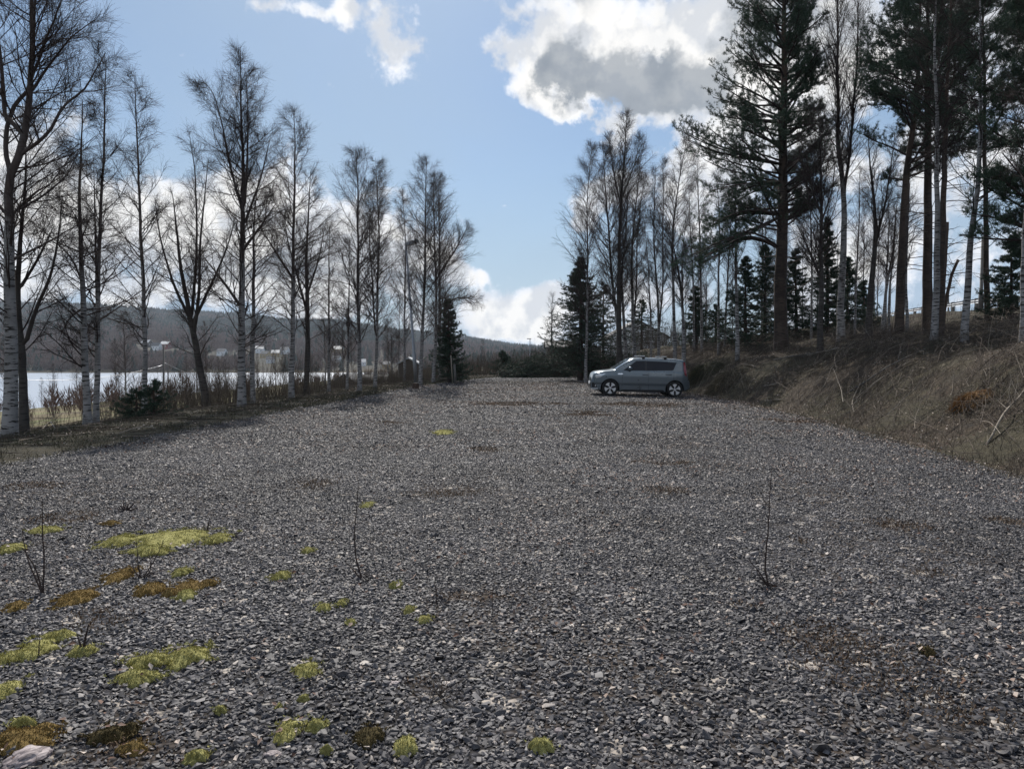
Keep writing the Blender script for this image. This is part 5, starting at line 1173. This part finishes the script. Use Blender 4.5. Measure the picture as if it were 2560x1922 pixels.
def sapling(label, foot, stems_, w=3.0, nt=7, group='bare saplings sprouting from the gravel', mat='twig', clump=0):
    Y = hit(*foot); c = at(*foot, Y); e = empty('sapling', c, label, 'sapling', group); A = []; R = []
    for path in stems_:
        P, b = px_path([foot] + path, Y, rng.uniform(-.1, .1), 14, .02); A.append(P); R.append(w * 1.0 / F * Y / 2 * np.linspace(1, .3, 14))
    A = np.array(A); R = np.array(R); A[:, 0, 2] -= .02; g = Geo(); g.add(*tubes(A, R, 6), 0, True)
    g.build('stem', M[mat], e); C, CR, _ = kids(A, R, nt, .12, .95, (.4, .8), lambda pl, t: pl * .18 * rng.uniform(.3, 1, len(t)), 5, .5, .1, .03, .0011); B, BR, _ = kids(C, CR, 2, .3, .95, (.4, .8), lambda pl, t: pl * .4, 3, .6, .1, .02, .0010)
    g = Geo(); g.add(*tubes(C, CR, 4), 0, True); g.add(*tubes(B, BR, 3), 0, True)
    if clump:
        n = clump; a = rs(0, 6.28, n); b = np.column_stack([rng.normal(0, .04, n), rng.normal(0, .04, n), np.zeros(n)]); P = grow_path(b, norm(np.column_stack([np.cos(a), np.sin(a), rs(.1, 1, n)])), rs(.03, .12, n), 4, .2, 0); g.add(*tubes(P, np.full((n, 4), .0022) * np.linspace(1, .4, 4), 3))
    g.build('twigs', M[mat], e)
sapling('tall bare sapling with a tufted foot, left of centre', (906, 1452), [[(888, 1390), (885, 1330), (893, 1250), (896, 1205)], [(885, 1425), (865, 1402)]], 4.5, 8, clump=60)
sapling('tall thin sapling standing alone on the right half of the gravel', (1924, 1470), [[(1915, 1430), (1920, 1330), (1921, 1240), (1925, 1165)], [(1905, 1440), (1870, 1395)], [(1905, 1448), (1893, 1432)]], 5, 8, clump=40)
sapling('forked sapling near the left edge', (107, 1490), [[(107, 1400), (102, 1300), (100, 1255)], [(98, 1450), (72, 1395), (52, 1368)], [(75, 1400), (66, 1360), (62, 1318)]], 5, 9, clump=40)
sapling('clump of bare stems over the orange moss', (352, 1450), [[(345, 1410), (338, 1345)], [(380, 1410), (400, 1375), (414, 1345)], [(335, 1420), (330, 1390)], [(376, 1425), (372, 1380)], [(400, 1425), (428, 1420)]], 3.5, 5, clump=50)
sapling('dark broken stub standing in the yellow moss at left', (208, 1640), [[(212, 1600), (222, 1560)], [(200, 1600), (196, 1585)]], 9, 3, clump=50)
sapling('short forked twig right of the dark broken stub', (98, 1650), [[(99, 1610), (101, 1585)], [(85, 1635), (60, 1625)]], 4, 4)
sapling('short weed stem in the centre foreground', (1090, 1512), [[(1092, 1480), (1088, 1450), (1102, 1440)]], 3, 5, clump=30)
sapling('hair-thin stem right of the short weed', (1229, 1552), [[(1231, 1510), (1232, 1465), (1236, 1400)]], 2, 4)
sapling('cluster of short dark stubs behind the largest moss strip', (314, 1280), [[(300, 1262)], [(308, 1258)], [(322, 1260)], [(335, 1258)], [(345, 1268)]], 7, 2, clump=60)
sapling('dark twig rising behind the right end of the moss strip', (517, 1335), [[(520, 1310), (524, 1295)], [(508, 1322)]], 5, 3, clump=40)
sapling('thin dark stem right of the olive-gold moss', (510, 1440), [[(511, 1415), (514, 1400)]], 3, 3)
sapling('reddish weed tuft in the lower middle', (1100, 1745), [[(1098, 1715), (1090, 1690)], [(1112, 1715), (1118, 1700)], [(1085, 1722)], [(1106, 1700)]], 2.5, 4, clump=60, mat='stick')
sapling('pale dry stalk near the bottom, right of centre', (1520, 1915), [[(1522, 1880), (1530, 1860)]], 3, 2, mat='log'); sapling('pair of pale stalks on the lower right gravel', (1838, 1800), [[(1845, 1775), (1843, 1760)], [(1862, 1775)]], 2.5, 2, mat='log')
sapling('slender sapling on the middle right of the lot', (1760, 1170), [[(1761, 1140), (1763, 1110)]], 2, 4)

# ------------------------------------------------------------------ far woods
def tree_far(kind, k):
    r = np.random.default_rng(k); g = Geo()
    if kind == 's':
        for z0, z1, w in ((.0, .55, .24), (.28, .80, .17), (.55, 1.0, .10)):
            m = 9; a = np.linspace(0, 6.28, m, endpoint=False); rr = w * r.uniform(.6, 1.25, m); V = [(0, 0, z1)] + [(rr[i] * math.cos(a[i]), rr[i] * math.sin(a[i]), z0 + r.uniform(-.04, .06)) for i in range(m)]
            g.faces(V, [(0, i + 1, (i + 1) % m + 1) for i in range(m)])
        mt = M['far_spruce']
    else:
        n = 170; d = norm(r.normal(size=(n, 3))); c = d * (r.random((n, 1)) ** .4) * [.26, .26, .42] + [0, 0, .55]; u = norm(np.column_stack([d[:, :2] * .5, np.ones(n)])) * r.uniform(.10, .24, (n, 1)); s = norm(r.normal(size=(n, 3))) * .016
        V = np.stack([c - s, c + s, c + u], 1).reshape(-1, 3); g.add(V, np.arange(n * 3).reshape(-1, 3)); g.tube([(0, 0, 0), (0, 0, .8)], [.014, .006], 4)
        mt = M['far_birch']
    return g.build('far_tree', mt, link=False)
def far_woods():
    n = 60000; t = rng.random(n); y = 625 + 1500 * t ** 1.15; x = rng.uniform(-.95, .42, n) * y
    z = H(x, y); k = z > -11.2; cl_ = fbm(x / 120, y / 120, 3); k &= rng.random(n) < np.where(t < .45, np.clip(.62 + cl_ * 1.6, .06, 1), 1); x, y, z, t, cl_ = (q[k] for q in (x, y, z, t, cl_)); n = len(x)
    px = 1280 + F * x / y; k = np.ones(n, bool)
    for hx, hy, hs in HOUSES: k &= ~((np.abs(x - hx * y / hy) < 17) & (y > hy - 110) & (y < hy + 14))
    x, y, z, t, cl_, px = (q[k] for q in (x, y, z, t, cl_, px)); n = len(x); con = np.clip(t * 1.7 - .50 + fbm(x / 200 + 9, y / 200, 3) * 1.3 + np.where(px > 900, .4, 0), .10, .97); sp = rng.random(n) < con
    idx = np.where(sp, rng.integers(0, 3, n), rng.integers(3, 6, n)); h = np.where(sp, rs(8, 15, n), rs(7, 12, n)) * np.where(t > .7, 1.05, 1)
    scl = np.stack([h * rs(.9, 1.5, n), h * rs(.9, 1.5, n), h], -1); rot = np.stack([np.zeros(n), np.zeros(n), rs(0, 6.28, n)], -1); print('far trees', n)
    scatter('far_forest', np.column_stack([x, y, z - .5]), rot, scl, idx, [tree_far('s', k) for k in range(3)] + [tree_far('b', k) for k in range(3)], M['far_spruce'], 'spruce and birch woods covering the hills across the lake', 'forest')
far_woods()
def shore():
    n = 2100; y = 60 + 420 * rng.random(n) ** 1.2; x = rng.uniform(-.85, .10, n) * y; z = H(x, y); k = (z > -11.8) & (XL(y) - x > 24) & (rng.random(n) < np.clip(.20 + fbm(x / 40, y / 40, 3) * 1.2 + .5 * sst(x / y, -.32, -.15), .02, .8)); x, y, z = x[k], y[k], z[k]; n = len(x)
    h = rs(1.5, 3.6, n); scl = np.stack([h * .9, h * .9, h], -1); rot = np.stack([np.zeros(n), np.zeros(n), rs(0, 6.28, n)], -1)
    scatter('shore_thicket', np.column_stack([x, y, z - .2]), rot, scl, rng.integers(0, 3, n), [tree_far('b', 10 + k) for k in range(3)], M['far_birch'], 'bare scrub and young trees along the near lake shore', 'brushwood')
shore()

# ------------------------------------------------------------------ haze
def haze():
    m = bpy.data.materials.new('haze'); m.use_nodes = True; t = NT(m.node_tree); m.node_tree.nodes.remove(m.node_tree.nodes['Principled BSDF'])
    v = t.node('ShaderNodeVolumePrincipled'); v.inputs['Color'].default_value = (.76, .85, .97, 1); v.inputs['Density'].default_value = HAZE; v.inputs['Anisotropy'].default_value = .2
    t.link(v.outputs[0], m.node_tree.nodes['Material Output'].inputs['Volume'])
    o = Geo().box((-350, 1100, 91), (4100, 2520, 212)).build('haze', m); o['kind'] = 'stuff'; o['label'] = 'thin blue haze over the lake and hills'; o['category'] = 'haze'
if HAZE: haze()
